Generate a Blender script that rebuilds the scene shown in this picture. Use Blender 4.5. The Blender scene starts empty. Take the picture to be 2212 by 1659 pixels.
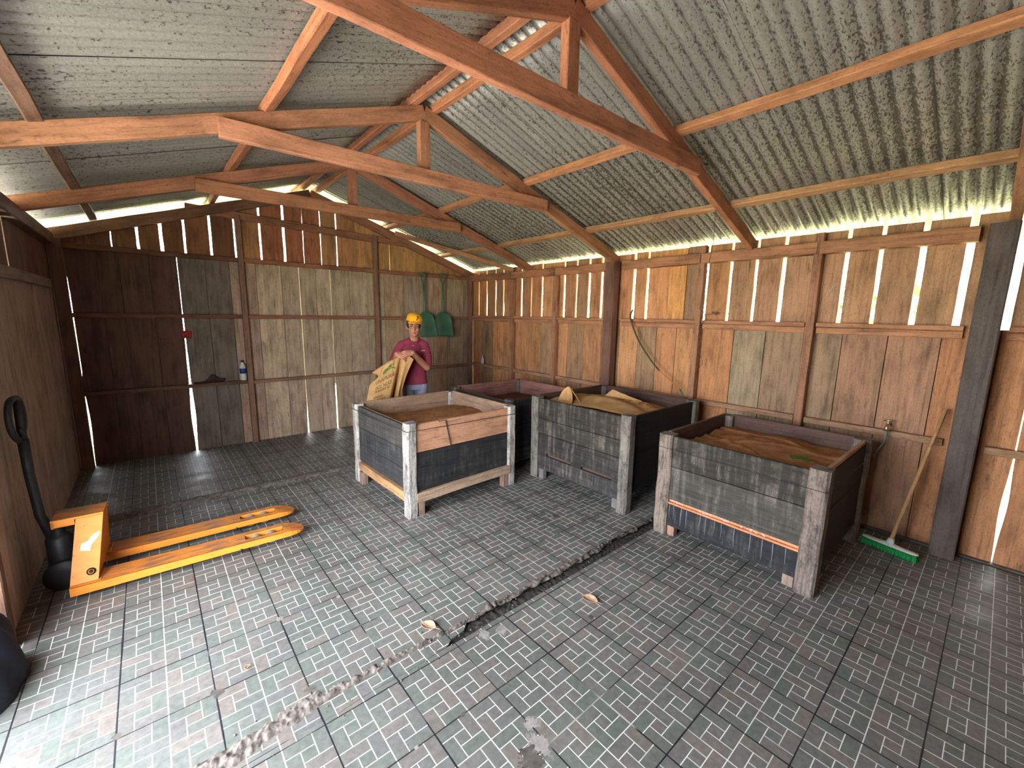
import bpy, math, random
from mathutils import Vector, Matrix, Euler, noise
random.seed(7)
PI = math.pi
sc = bpy.context.scene
col = sc.collection

# ------------------------------------------------------------------ camera
F_PX = 910.42
YAW, PIT, ROL = 0.71064213, 0.16396629, 0.01651136
CAM_H = 1.62
cy_, sy_ = math.cos(YAW), math.sin(YAW)
cp_, sp_ = math.cos(PIT), math.sin(PIT)
cr_, sr_ = math.cos(ROL), math.sin(ROL)
fwd = Vector((sy_ * cp_, cy_ * cp_, -sp_))
right = Vector((cy_, -sy_, 0))
up = right.cross(fwd)
r2 = cr_ * right + sr_ * up
u2 = -sr_ * right + cr_ * up
camd = bpy.data.cameras.new('camera')
camd.sensor_width = 36
camd.lens = F_PX / 2212 * 36
camd.clip_start = 0.05
camd.clip_end = 200
cam = bpy.data.objects.new('camera', camd)
cam.matrix_world = Matrix(((r2.x, u2.x, -fwd.x, 0), (r2.y, u2.y, -fwd.y, 0), (r2.z, u2.z, -fwd.z, CAM_H), (0, 0, 0, 1)))
col.objects.link(cam)
sc.camera = cam

# ------------------------------------------------------------------ world, sun, exposure
w = bpy.data.worlds.new('world')
sc.world = w
w.use_nodes = True
bg = w.node_tree.nodes['Background']
bg.inputs[0].default_value = (0.93, 0.955, 1.0, 1)
bg.inputs[1].default_value = 5.0
sund = bpy.data.lights.new('sun', 'SUN')
sund.energy = 14.0
sund.angle = math.radians(1.5)
sund.color = (1.0, 0.93, 0.82)
sun = bpy.data.objects.new('sun', sund)
sun.rotation_euler = (math.radians(-8), math.radians(11), 0)
col.objects.link(sun)

def portal(loc, rot, sx, sy):
    d = bpy.data.lights.new('sky_portal', 'AREA')
    d.shape = 'RECTANGLE'
    d.size = sx
    d.size_y = sy
    d.cycles.is_portal = True
    o = bpy.data.objects.new('sky_portal', d)
    o.location = loc
    o.rotation_euler = rot
    col.objects.link(o)
portal((-0.72, 1.65, 1.12), (0, math.radians(-90), 0), 2.2, 2.6)

vs = sc.view_settings
vs.view_transform = 'Standard'
vs.look = 'None'
vs.gamma = 1
vs.use_curve_mapping = False
vs.exposure = 2.1
try:
    cy = sc.cycles
    cy.max_bounces = 7
    cy.diffuse_bounces = 6
    cy.glossy_bounces = 3
    cy.transmission_bounces = 4
    cy.use_denoising = True
    cy.sample_clamp_indirect = 12
    cy.caustics_reflective = False
    cy.caustics_refractive = False
except Exception:
    pass

YF_, PITCH_ = -2.9, 0.0762
# ------------------------------------------------------------------ node helpers
class NT:
    def __init__(s, name):
        s.m = bpy.data.materials.new(name)
        s.m.use_nodes = True
        s.t = s.m.node_tree
        s.b = s.t.nodes['Principled BSDF']
    def n(s, typ, **kw):
        nd = s.t.nodes.new(typ)
        for k, v in kw.items():
            setattr(nd, k, v)
        return nd
    def set(s, sock, v):
        if isinstance(v, bpy.types.NodeSocket):
            s.t.links.new(v, sock)
        elif v is not None:
            if isinstance(v, (tuple, list)) and len(v) == 3 and sock.type == 'RGBA':
                v = (*v, 1)
            sock.default_value = v
    def math(s, op, a, b=None, c=None, clamp=False):
        nd = s.n('ShaderNodeMath', operation=op, use_clamp=clamp)
        s.set(nd.inputs[0], a)
        if b is not None: s.set(nd.inputs[1], b)
        if c is not None: s.set(nd.inputs[2], c)
        return nd.outputs[0]
    def mix(s, f, a, b, mode='MIX'):
        nd = s.n('ShaderNodeMix', data_type='RGBA', blend_type=mode)
        s.set(nd.inputs[0], f); s.set(nd.inputs[6], a); s.set(nd.inputs[7], b)
        return nd.outputs[2]
    def noise(s, vec, scale, detail=3, rough=0.55, dist=0.0):
        nd = s.n('ShaderNodeTexNoise')
        if vec is not None: s.set(nd.inputs['Vector'], vec)
        nd.inputs['Scale'].default_value = scale
        nd.inputs['Detail'].default_value = detail
        nd.inputs['Roughness'].default_value = rough
        nd.inputs['Distortion'].default_value = dist
        return nd.outputs[0]
    def ramp(s, f, stops):
        nd = s.n('ShaderNodeValToRGB')
        e = nd.color_ramp.elements
        while len(e) < len(stops): e.new(0.5)
        for i, (p, c) in enumerate(stops):
            e[i].position = p
            e[i].color = (c, c, c, 1) if isinstance(c, (int, float)) else (*c, 1)
        s.set(nd.inputs[0], f)
        return nd.outputs[0]
    def attr(s, name, out='Vector'):
        nd = s.n('ShaderNodeAttribute', attribute_name=name)
        return nd.outputs[out]
    def mapping(s, vec, scale=(1, 1, 1), loc=(0, 0, 0)):
        nd = s.n('ShaderNodeMapping')
        s.set(nd.inputs[0], vec)
        nd.inputs[1].default_value = loc
        nd.inputs[3].default_value = scale
        return nd.outputs[0]
    def coord(s, which='Object'):
        return s.n('ShaderNodeTexCoord').outputs[which]
    def bump(s, h, strength=0.3, dist=0.01):
        nd = s.n('ShaderNodeBump')
        nd.inputs['Strength'].default_value = strength
        nd.inputs['Distance'].default_value = dist
        s.set(nd.inputs['Height'], h)
        s.set(s.b.inputs['Normal'], nd.outputs[0])
    def out(s, color=None, rough=None, metal=None, spec=None):
        if color is not None: s.set(s.b.inputs['Base Color'], color)
        if rough is not None: s.set(s.b.inputs['Roughness'], rough)
        if metal is not None: s.set(s.b.inputs['Metallic'], metal)
        if spec is not None: s.set(s.b.inputs['Specular IOR Level'], spec)
        return s.m

def plain(name, c, rough=0.6, metal=0.0, var=0.25, scale=30, bump=0.0, spec=0.4):
    t = NT(name)
    nz = t.noise(t.coord(), scale, 4, 0.6)
    v = t.ramp(nz, [(0.25, 1 - var), (0.75, 1.0)])
    c2 = t.mix(1.0, c, v, 'MULTIPLY')
    if bump: t.bump(nz, bump, 0.004)
    return t.out(c2, rough, metal, spec)

def wood_mat(name, streak=0.38, rough=0.75, lo=0.62):
    """planks and beams: 'pc' is the colour of the piece of timber, 'gc' runs along its grain"""
    t = NT(name)
    pc = t.attr('pc', 'Color')
    gc = t.attr('gc')
    g1 = t.noise(t.mapping(gc, (2.2, 46, 46)), 1.0, 5, 0.62, 0.4)
    g2 = t.noise(t.mapping(gc, (3.5, 9, 9)), 1.0, 4, 0.6)
    g3 = t.noise(t.mapping(gc, (60, 160, 160)), 1.0, 2, 0.5)
    a = t.ramp(g1, [(0.30, lo), (0.47, 0.95), (0.72, 1.15)])
    b = t.ramp(g2, [(0.30, 1 - streak), (0.52, 1.0), (0.78, 1.18)])
    c = t.mix(1.0, pc, a, 'MULTIPLY')
    c = t.mix(1.0, c, b, 'MULTIPLY')
    g4 = t.noise(t.mapping(gc, (7, 26, 26)), 1.0, 5, 0.75, 0.6)
    c = t.mix(t.ramp(g4, [(0.57, 0.0), (0.68, 0.55)]), c, (0.10, 0.055, 0.035))
    spot = t.ramp(g3, [(0.36, 0.70), (0.46, 1.0)])
    c = t.mix(0.7, c, spot, 'MULTIPLY')
    h = t.math('ADD', g1, t.math('MULTIPLY', g3, 0.4))
    t.bump(h, 0.5, 0.004)
    return t.out(c, rough, 0.0, 0.25)

def worn_mat(name, light=(0.20, 0.19, 0.175), amount=0.30):
    """dark stained planks with pale vertical streaks and scratches"""
    t = NT(name)
    pc = t.attr('pc', 'Color')
    gc = t.attr('gc')
    ob = t.coord()
    g1 = t.noise(t.mapping(gc, (3, 60, 60)), 1.0, 5, 0.65)
    drip = t.noise(t.mapping(ob, (34, 34, 3.0)), 1.0, 4, 0.65)
    blot = t.noise(t.mapping(ob, (5, 5, 9)), 1.0, 5, 0.7)
    fine = t.noise(t.mapping(ob, (70, 70, 50)), 1.0, 3, 0.7)
    f = t.math('MULTIPLY', t.ramp(drip, [(0.44, 0.0), (0.66, 1.0)]), t.ramp(blot, [(0.40, 0.0), (0.60, 1.0)]))
    f = t.math('MULTIPLY', f, t.ramp(fine, [(0.3, 0.35), (0.6, 1.0)]))
    f = t.math('MULTIPLY', f, amount, clamp=True)
    c = t.mix(1.0, pc, t.ramp(g1, [(0.3, 0.45), (0.55, 1.0), (0.8, 1.5)]), 'MULTIPLY')
    c = t.mix(f, c, light)
    t.bump(g1, 0.45, 0.004)
    return t.out(c, 0.7, 0.0, 0.3)

def roof_mat():
    t = NT('corrugated_metal')
    ob = t.coord()
    sep = t.n('ShaderNodeSeparateXYZ'); t.set(sep.inputs[0], ob)
    n1 = t.noise(t.mapping(ob, (46, 95, 46)), 1.0, 5, 0.72, 0.3)
    n2 = t.noise(ob, 1.1, 3, 0.6)
    n3 = t.noise(ob, 110, 2, 0.6)
    n4 = t.noise(t.mapping(ob, (0.7, 5, 0.7)), 1.0, 3, 0.6)
    base = t.mix(t.ramp(n4, [(0.3, 0.0), (0.7, 1.0)]), (0.33, 0.335, 0.31), (0.45, 0.45, 0.41))
    base = t.mix(1.0, base, t.ramp(n3, [(0.3, 0.8), (0.7, 1.1)]), 'MULTIPLY')
    # dirt and mould, denser towards right eaves; corrugation relief shade painted along one flank
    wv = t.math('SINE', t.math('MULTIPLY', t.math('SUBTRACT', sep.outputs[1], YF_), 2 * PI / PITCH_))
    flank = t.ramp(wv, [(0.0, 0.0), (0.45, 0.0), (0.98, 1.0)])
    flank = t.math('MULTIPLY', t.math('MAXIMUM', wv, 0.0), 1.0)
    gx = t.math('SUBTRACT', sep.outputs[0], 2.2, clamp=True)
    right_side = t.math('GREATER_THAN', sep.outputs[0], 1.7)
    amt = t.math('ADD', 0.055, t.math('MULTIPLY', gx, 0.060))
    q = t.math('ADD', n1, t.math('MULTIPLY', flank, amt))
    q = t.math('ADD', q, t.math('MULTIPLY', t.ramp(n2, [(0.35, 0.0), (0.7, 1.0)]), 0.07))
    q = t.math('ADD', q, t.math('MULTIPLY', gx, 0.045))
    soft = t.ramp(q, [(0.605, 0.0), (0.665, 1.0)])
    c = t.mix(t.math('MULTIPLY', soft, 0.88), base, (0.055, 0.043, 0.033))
    groove_shade = t.math('MULTIPLY', t.math('POWER', t.math('MAXIMUM', wv, 0.0), 5.0), 0.55)  # dark line painted along each corrugation as its shade
    c = t.mix(groove_shade, c, (0.09, 0.085, 0.075))
    t.bump(n1, 0.15, 0.003)
    return t.out(c, 0.42, 0.35, 0.4)

def tile_mat(name, x0, px, y0, py, patches=()):
    """ceramic tile printed with a pinwheel of small bricks; two by two pinwheels to a tile"""
    t = NT(name)
    ob = t.coord()
    sep = t.n('ShaderNodeSeparateXYZ'); t.set(sep.inputs[0], ob)
    wob = t.noise(ob, 3.0, 2)
    X = t.math('SUBTRACT', sep.outputs[0], x0)
    Y = t.math('SUBTRACT', y0, sep.outputs[1])
    X = t.math('MULTIPLY', X, 2 / px)
    Y = t.math('MULTIPLY', Y, 2 / py)
    u = t.math('FRACT', X); v = t.math('FRACT', Y)
    ci = t.math('FLOOR', X); cj = t.math('FLOOR', Y)
    W = 0.0115
    def near(a, val, wd=W): return t.math('LESS_THAN', t.math('ABSOLUTE', t.math('SUBTRACT', a, val)), wd)
    def lt(a, b): return t.math('LESS_THAN', a, b)
    def gt(a, b): return t.math('GREATER_THAN', a, b)
    def And(a, b): return t.math('MULTIPLY', a, b)
    def Or(a, b): return t.math('MAXIMUM', a, b)
    L = And(near(v, 1 / 3), lt(u, 2 / 3))
    L = Or(L, And(near(u, 2 / 3), lt(v, 2 / 3)))
    L = Or(L, And(near(v, 2 / 3), gt(u, 1 / 3)))
    L = Or(L, And(near(u, 1 / 3), gt(v, 1 / 3)))
    eu = Or(lt(u, W * 1.2), gt(u, 1 - W * 1.2)); ev = Or(lt(v, W), gt(v, 1 - W))
    L = Or(L, Or(eu, ev))
    # brick index
    k1 = And(lt(u, 2 / 3), lt(v, 1 / 3))
    k2 = And(gt(u, 2 / 3), lt(v, 2 / 3))
    k3 = And(gt(u, 1 / 3), gt(v, 2 / 3))
    k4 = And(lt(u, 1 / 3), gt(v, 1 / 3))
    idx = t.math('ADD', t.math('ADD', k1, t.math('MULTIPLY', k2, 2)), t.math('ADD', t.math('MULTIPLY', k3, 3), t.math('MULTIPLY', k4, 5)))
    cmb = t.n('ShaderNodeCombineXYZ'); t.set(cmb.inputs[0], ci); t.set(cmb.inputs[1], cj); t.set(cmb.inputs[2], idx)
    wn = t.n('ShaderNodeTexWhiteNoise', noise_dimensions='3D'); t.set(wn.inputs[0], cmb.outputs[0])
    rnd = wn.outputs[0]
    base = t.ramp(rnd, [(0.0, (0.128, 0.148, 0.135)), (0.35, (0.138, 0.149, 0.141)), (0.6, (0.146, 0.148, 0.146)), (0.8, (0.158, 0.150, 0.143)), (1.0, (0.178, 0.162, 0.150))])
    nz = t.noise(ob, 40, 4, 0.65); nl = t.noise(ob, 1.1, 3, 0.6)
    base = t.mix(1.0, base, t.ramp(nz, [(0.3, 0.75), (0.7, 1.15)]), 'MULTIPLY')
    base = t.mix(1.0, base, t.ramp(nl, [(0.35, 0.8), (0.65, 1.1)]), 'MULTIPLY')
    gn = t.noise(ob, 7, 3, 0.6)
    gcol = t.mix(t.ramp(gn, [(0.3, 0.0), (0.5, 1.0)]), (0.40, 0.39, 0.36), (0.62, 0.65, 0.63))
    c = t.mix(L, base, gcol)
    # joints between whole tiles: deep open ones one way, hairline the other
    U = t.math('FRACT', t.math('MULTIPLY', X, 0.5)); V = t.math('FRACT', t.math('MULTIPLY', Y, 0.5))
    jn = t.noise(ob, 2.6, 2)
    wj = t.math('MULTIPLY', jn, 0.021)
    J = Or(lt(U, wj), gt(U, t.math('SUBTRACT', 1.0, t.math('MULTIPLY', wj, 0.8))))
    wk = t.math('MULTIPLY', t.noise(ob, 4.1, 2), 0.016)
    J = Or(J, Or(lt(V, wk), gt(V, t.math('SUBTRACT', 1.0, wk))))
    fill = t.ramp(t.noise(ob, 1.7, 2), [(0.60, 0.0), (0.66, 1.0)])
    jc = t.mix(fill, (0.012, 0.013, 0.016), (0.40, 0.42, 0.41))
    c = t.mix(J, c, jc)
    # broken corners and mortar smears
    pn = t.noise(ob, 22, 4, 0.7)
    P = None
    for (ax, ay, rad, dark) in patches:
        vm = t.n('ShaderNodeVectorMath', operation='DISTANCE')
        t.set(vm.inputs[0], ob); vm.inputs[1].default_value = (ax, ay, 0)
        d = t.math('ADD', vm.outputs['Value'], t.math('MULTIPLY', t.math('SUBTRACT', pn, 0.5), rad * 4.0))
        msk = lt(d, rad)
        pcx = t.mix(t.ramp(pn, [(0.3, 0.0), (0.7, 1.0)]), (0.05, 0.05, 0.05) if dark else (0.16, 0.15, 0.14), (0.13, 0.115, 0.10) if dark else (0.36, 0.34, 0.34))
        c = t.mix(msk, c, pcx)
    dn = t.noise(ob, 13, 5, 0.75)
    dirt = t.ramp(dn, [(0.66, 0.0), (0.74, 0.8)])
    c = t.mix(dirt, c, (0.07, 0.065, 0.055))
    h = t.math('SUBTRACT', 1.0, t.math('MAXIMUM', t.math('MULTIPLY', L, 0.25), J))
    t.bump(t.math('ADD', h, t.math('MULTIPLY', nz, 0.12)), 0.5, 0.004)
    rg = t.ramp(t.noise(ob, 5, 3), [(0.3, 0.42), (0.7, 0.68)])
    return t.out(c, rg, 0.0, 0.35)

def burlap_mat(name, c1=(0.50, 0.29, 0.12), c2=(0.30, 0.15, 0.06)):
    t = NT(name)
    ob = t.coord()
    w1 = t.n('ShaderNodeTexWave', wave_type='BANDS', bands_direction='X'); w1.inputs['Scale'].default_value = 70; w1.inputs['Distortion'].default_value = 1.5
    w2 = t.n('ShaderNodeTexWave', wave_type='BANDS', bands_direction='Z'); w2.inputs['Scale'].default_value = 70; w2.inputs['Distortion'].default_value = 1.5
    t.set(w1.inputs[0], ob); t.set(w2.inputs[0], ob)
    wv = t.math('MULTIPLY', w1.outputs['Fac'], w2.outputs['Fac'])
    nz = t.noise(ob, 9, 4, 0.65)
    c = t.mix(t.ramp(nz, [(0.3, 0.0), (0.65, 1.0)]), c2, c1)
    c = t.mix(0.5, c, t.ramp(wv, [(0.0, 0.6), (0.6, 1.1)]), 'MULTIPLY')
    t.bump(t.math('ADD', wv, nz), 0.4, 0.003)
    return t.out(c, 0.9, 0, 0.1)

def weathered_mat(name):
    t = NT(name)
    pc = t.attr('pc', 'Color'); gc = t.attr('gc'); ob = t.coord()
    g1 = t.noise(t.mapping(gc, (4, 70, 70)), 1.0, 5, 0.68, 0.3)
    g2 = t.noise(t.mapping(ob, (11, 11, 6)), 1.0, 5, 0.72)
    g3 = t.noise(t.mapping(gc, (50, 190, 190)), 1.0, 3, 0.6)
    c = t.mix(1.0, pc, t.ramp(g1, [(0.32, 0.38), (0.48, 0.95), (0.70, 1.25)]), 'MULTIPLY')
    c = t.mix(1.0, c, t.ramp(g2, [(0.36, 0.40), (0.52, 1.0), (0.75, 1.15)]), 'MULTIPLY')
    c = t.mix(0.8, c, t.ramp(g3, [(0.36, 0.55), (0.48, 1.0)]), 'MULTIPLY')
    t.bump(t.math('ADD', g1, t.math('MULTIPLY', g3, 0.6)), 0.7, 0.005)
    return t.out(c, 0.8, 0.0, 0.25)
M = {}
M['weathered'] = weathered_mat('weathered_grey_timber')
M['wood'] = wood_mat('timber')
M['worn'] = worn_mat('dark_stained_plank')
M['worn_pale'] = worn_mat('scratched_plank', (0.20, 0.18, 0.155), 0.62)
M['worn_shaded'] = worn_mat('shaded_stained_plank', (0.12, 0.11, 0.10), 0.12)  # stained planks facing away from the doorway, with their shade painted in
M['roof'] = roof_mat()
M['tile_near'] = tile_mat('floor_tile_front', -0.24, 0.3133, 1.24, 0.311,
    [(0.985, 0.95, 0.045, 0), (1.02, 1.03, 0.03, 0), (0.93, 0.93, 0.04, 1), (1.68, 1.27, 0.016, 1), (0.83, 1.24, 0.01, 1), (1.25, 1.50, 0.03, 0), (1.16, 1.53, 0.03, 0), (0.62, 1.24, 0.008, 0)])
M['tile_far'] = tile_mat('floor_tile_middle', -0.24, 0.3133, 1.6825, 0.3125,
    [(0.081, 1.995, 0.022, 1), (0.385, 2.315, 0.016, 0), (0.69, 2.30, 0.016, 0), (-0.235, 2.01, 0.014, 1), (0.08, 2.31, 0.008, 1), (0.385, 1.76, 0.022, 1), (0.70, 2.0, 0.008, 1),
     (2.0, 2.35, 0.03, 1), (2.4, 2.2, 0.03, 1), (2.25, 2.5, 0.02, 1), (2.6, 2.62, 0.03, 1)])
M['tile_back'] = tile_mat('floor_tile_back', -0.24, 0.3133, 4.40, 0.3125, [(1.2, 4.5, 0.02, 1)])
M['concrete'] = plain('rough_concrete', (0.25, 0.215, 0.195), 0.9, var=0.85, scale=38, bump=1.0)
M['wet_dirt'] = plain('wet_dirt', (0.070, 0.066, 0.066), 0.55, var=0.8, scale=60, bump=1.0)
M['sill'] = plain('sill_concrete', (0.16, 0.15, 0.13), 0.7, var=0.6, scale=14, bump=0.4)
M['burlap'] = burlap_mat('burlap', (0.60, 0.37, 0.165), (0.44, 0.25, 0.105))
M['burlap_dark'] = burlap_mat('burlap_stained', (0.42, 0.21, 0.09), (0.24, 0.105, 0.045))
M['burlap_side'] = burlap_mat('burlap_side', (0.40, 0.22, 0.09), (0.26, 0.13, 0.05))
M['beans'] = plain('cocoa_mass', (0.10, 0.030, 0.020), 0.6, var=0.6, scale=60, bump=1.0)
M['wire'] = plain('dark_wire', (0.05, 0.05, 0.06), 0.5, 0.6)
M['skin'] = plain('skin', (0.44, 0.20, 0.125), 0.5, var=0.12, scale=18)
M['shirt'] = plain('maroon_cloth', (0.27, 0.032, 0.07), 0.85, var=0.3, scale=12, bump=0.3)
M['pants'] = plain('grey_blue_cloth', (0.30, 0.32, 0.44), 0.85, var=0.3, scale=10, bump=0.3)
M['hair'] = plain('dark_hair', (0.02, 0.014, 0.012), 0.6)
M['cap'] = plain('yellow_cap_cloth', (0.86, 0.42, 0.015), 0.8, var=0.12, scale=25)
M['black'] = plain('black_thread', (0.012, 0.010, 0.010), 0.7)
M['white_thread'] = plain('white_thread', (0.7, 0.62, 0.55), 0.6)
M['lip'] = plain('lip', (0.36, 0.11, 0.09), 0.5, var=0.1)
M['eye'] = plain('eye_white', (0.6, 0.55, 0.5), 0.3, var=0.05)
M['shoe'] = plain('black_rubber', (0.02, 0.02, 0.022), 0.55)
M['green_plastic'] = plain('green_plastic', (0.045, 0.17, 0.095), 0.38, var=0.45, scale=9, spec=0.5)
M['brass'] = plain('brass', (0.62, 0.50, 0.32), 0.3, 0.9, var=0.2)
M['pot'] = plain('bottle_plastic', (0.56, 0.58, 0.55), 0.3, var=0.12, scale=20)
M['blue_label'] = plain('blue_label', (0.02, 0.03, 0.22), 0.45, var=0.2)
M['red_cloth'] = plain('red_cloth', (0.33, 0.03, 0.035), 0.8, var=0.3)
M['brown_cloth'] = plain('brown_cloth', (0.060, 0.034, 0.027), 0.9, var=0.5, scale=12, bump=0.5)
M['olive_hose'] = plain('olive_hose', (0.055, 0.065, 0.03), 0.45)
M['orange_hose'] = plain('orange_hose', (0.55, 0.17, 0.06), 0.45)
M['green_hose'] = plain('green_hose', (0.035, 0.15, 0.075), 0.45)
M['grey_hose'] = plain('grey_hose', (0.16, 0.19, 0.19), 0.45)
M['broom_white'] = plain('white_broom_plastic', (0.60, 0.61, 0.57), 0.45, var=0.15)
M['broom_green'] = plain('green_bristle', (0.015, 0.36, 0.09), 0.6, var=0.45, scale=120)
M['leaf'] = plain('dry_leaf', (0.58, 0.38, 0.26), 0.8, var=0.5, scale=30, bump=0.5)
M['navy'] = plain('navy_cloth', (0.016, 0.020, 0.036), 0.9, var=0.5, scale=10, bump=0.4)
M['black_metal'] = plain('black_metal', (0.025, 0.027, 0.03), 0.5, 0.2, var=0.4)
M['roller'] = plain('roller_plastic', (0.40, 0.36, 0.32), 0.45, var=0.4)
M['foliage'] = plain('foliage', (0.10, 0.26, 0.045), 0.7, var=0.6, scale=2)
M['bark'] = plain('bark', (0.16, 0.11, 0.08), 0.9, var=0.5)
M['teal'] = plain('teal_paint', (0.02, 0.33, 0.33), 0.5)
M['yard'] = plain('pale_yard_concrete', (0.50, 0.47, 0.42), 0.9, var=0.3, scale=2)
M['grass'] = plain('grass', (0.52, 0.52, 0.27), 0.9, var=0.5, scale=3)
M['paint_mark'] = plain('pale_scrawl', (0.50, 0.40, 0.33), 0.8)
M['jelly'] = plain('clear_plastic', (0.62, 0.60, 0.60), 0.2, var=0.2)
M['print_green'] = plain('green_print', (0.10, 0.20, 0.03), 0.9, var=0.3, scale=60)
M['print_dark'] = plain('dark_print', (0.16, 0.11, 0.04), 0.9, var=0.3, scale=60)
M['foam'] = plain('pink_foam', (0.70, 0.42, 0.33), 0.8, var=0.3, scale=60, bump=0.5)
M['white_streak'] = plain('white_streak', (0.28, 0.31, 0.37), 0.7)

def jack_mat():
    t = NT('orange_paint')
    ob = t.coord(); g = t.n('ShaderNodeNewGeometry')
    sep = t.n('ShaderNodeSeparateXYZ'); t.set(sep.inputs[0], g.outputs['Normal'])
    upf = t.math('GREATER_THAN', sep.outputs[2], 0.8)
    n1 = t.noise(t.mapping(ob, (5, 22, 22)), 1.0, 5, 0.7)
    n2 = t.noise(ob, 45, 4, 0.7)
    wear = t.math('MULTIPLY', upf, t.ramp(n1, [(0.40, 0.0), (0.58, 0.85)]))
    ch = t.ramp(n2, [(0.62, 0.0), (0.68, 0.8)])
    c = t.mix(t.ramp(n1, [(0.3, 0.0), (0.7, 1.0)]), (0.72, 0.23, 0.028), (0.86, 0.30, 0.035))
    c = t.mix(wear, c, (0.16, 0.10, 0.08))
    c = t.mix(ch, c, (0.25, 0.09, 0.04))
    return t.out(c, 0.5, 0.0, 0.4)
M['jack'] = jack_mat()

# ------------------------------------------------------------------ mesh helpers
def new_obj(name, me, parent=None, loc=None):
    o = bpy.data.objects.new(name, me)
    col.objects.link(o)
    if loc is not None: o.location = loc
    if parent is not None: o.parent = parent
    return o

def tag(o, label=None, cat=None, group=None, kind=None):
    if label: o['label'] = label
    if cat: o['category'] = cat
    if group: o['group'] = group
    if kind: o['kind'] = kind
    return o

def thing(name, label, cat, loc=(0, 0, 0), rz=0, group=None):
    o = bpy.data.objects.new(name, None)
    o.empty_display_size = 0.1
    col.objects.link(o)
    o.location = loc
    o.rotation_euler = (0, 0, rz)
    return tag(o, label, cat, group)

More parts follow.
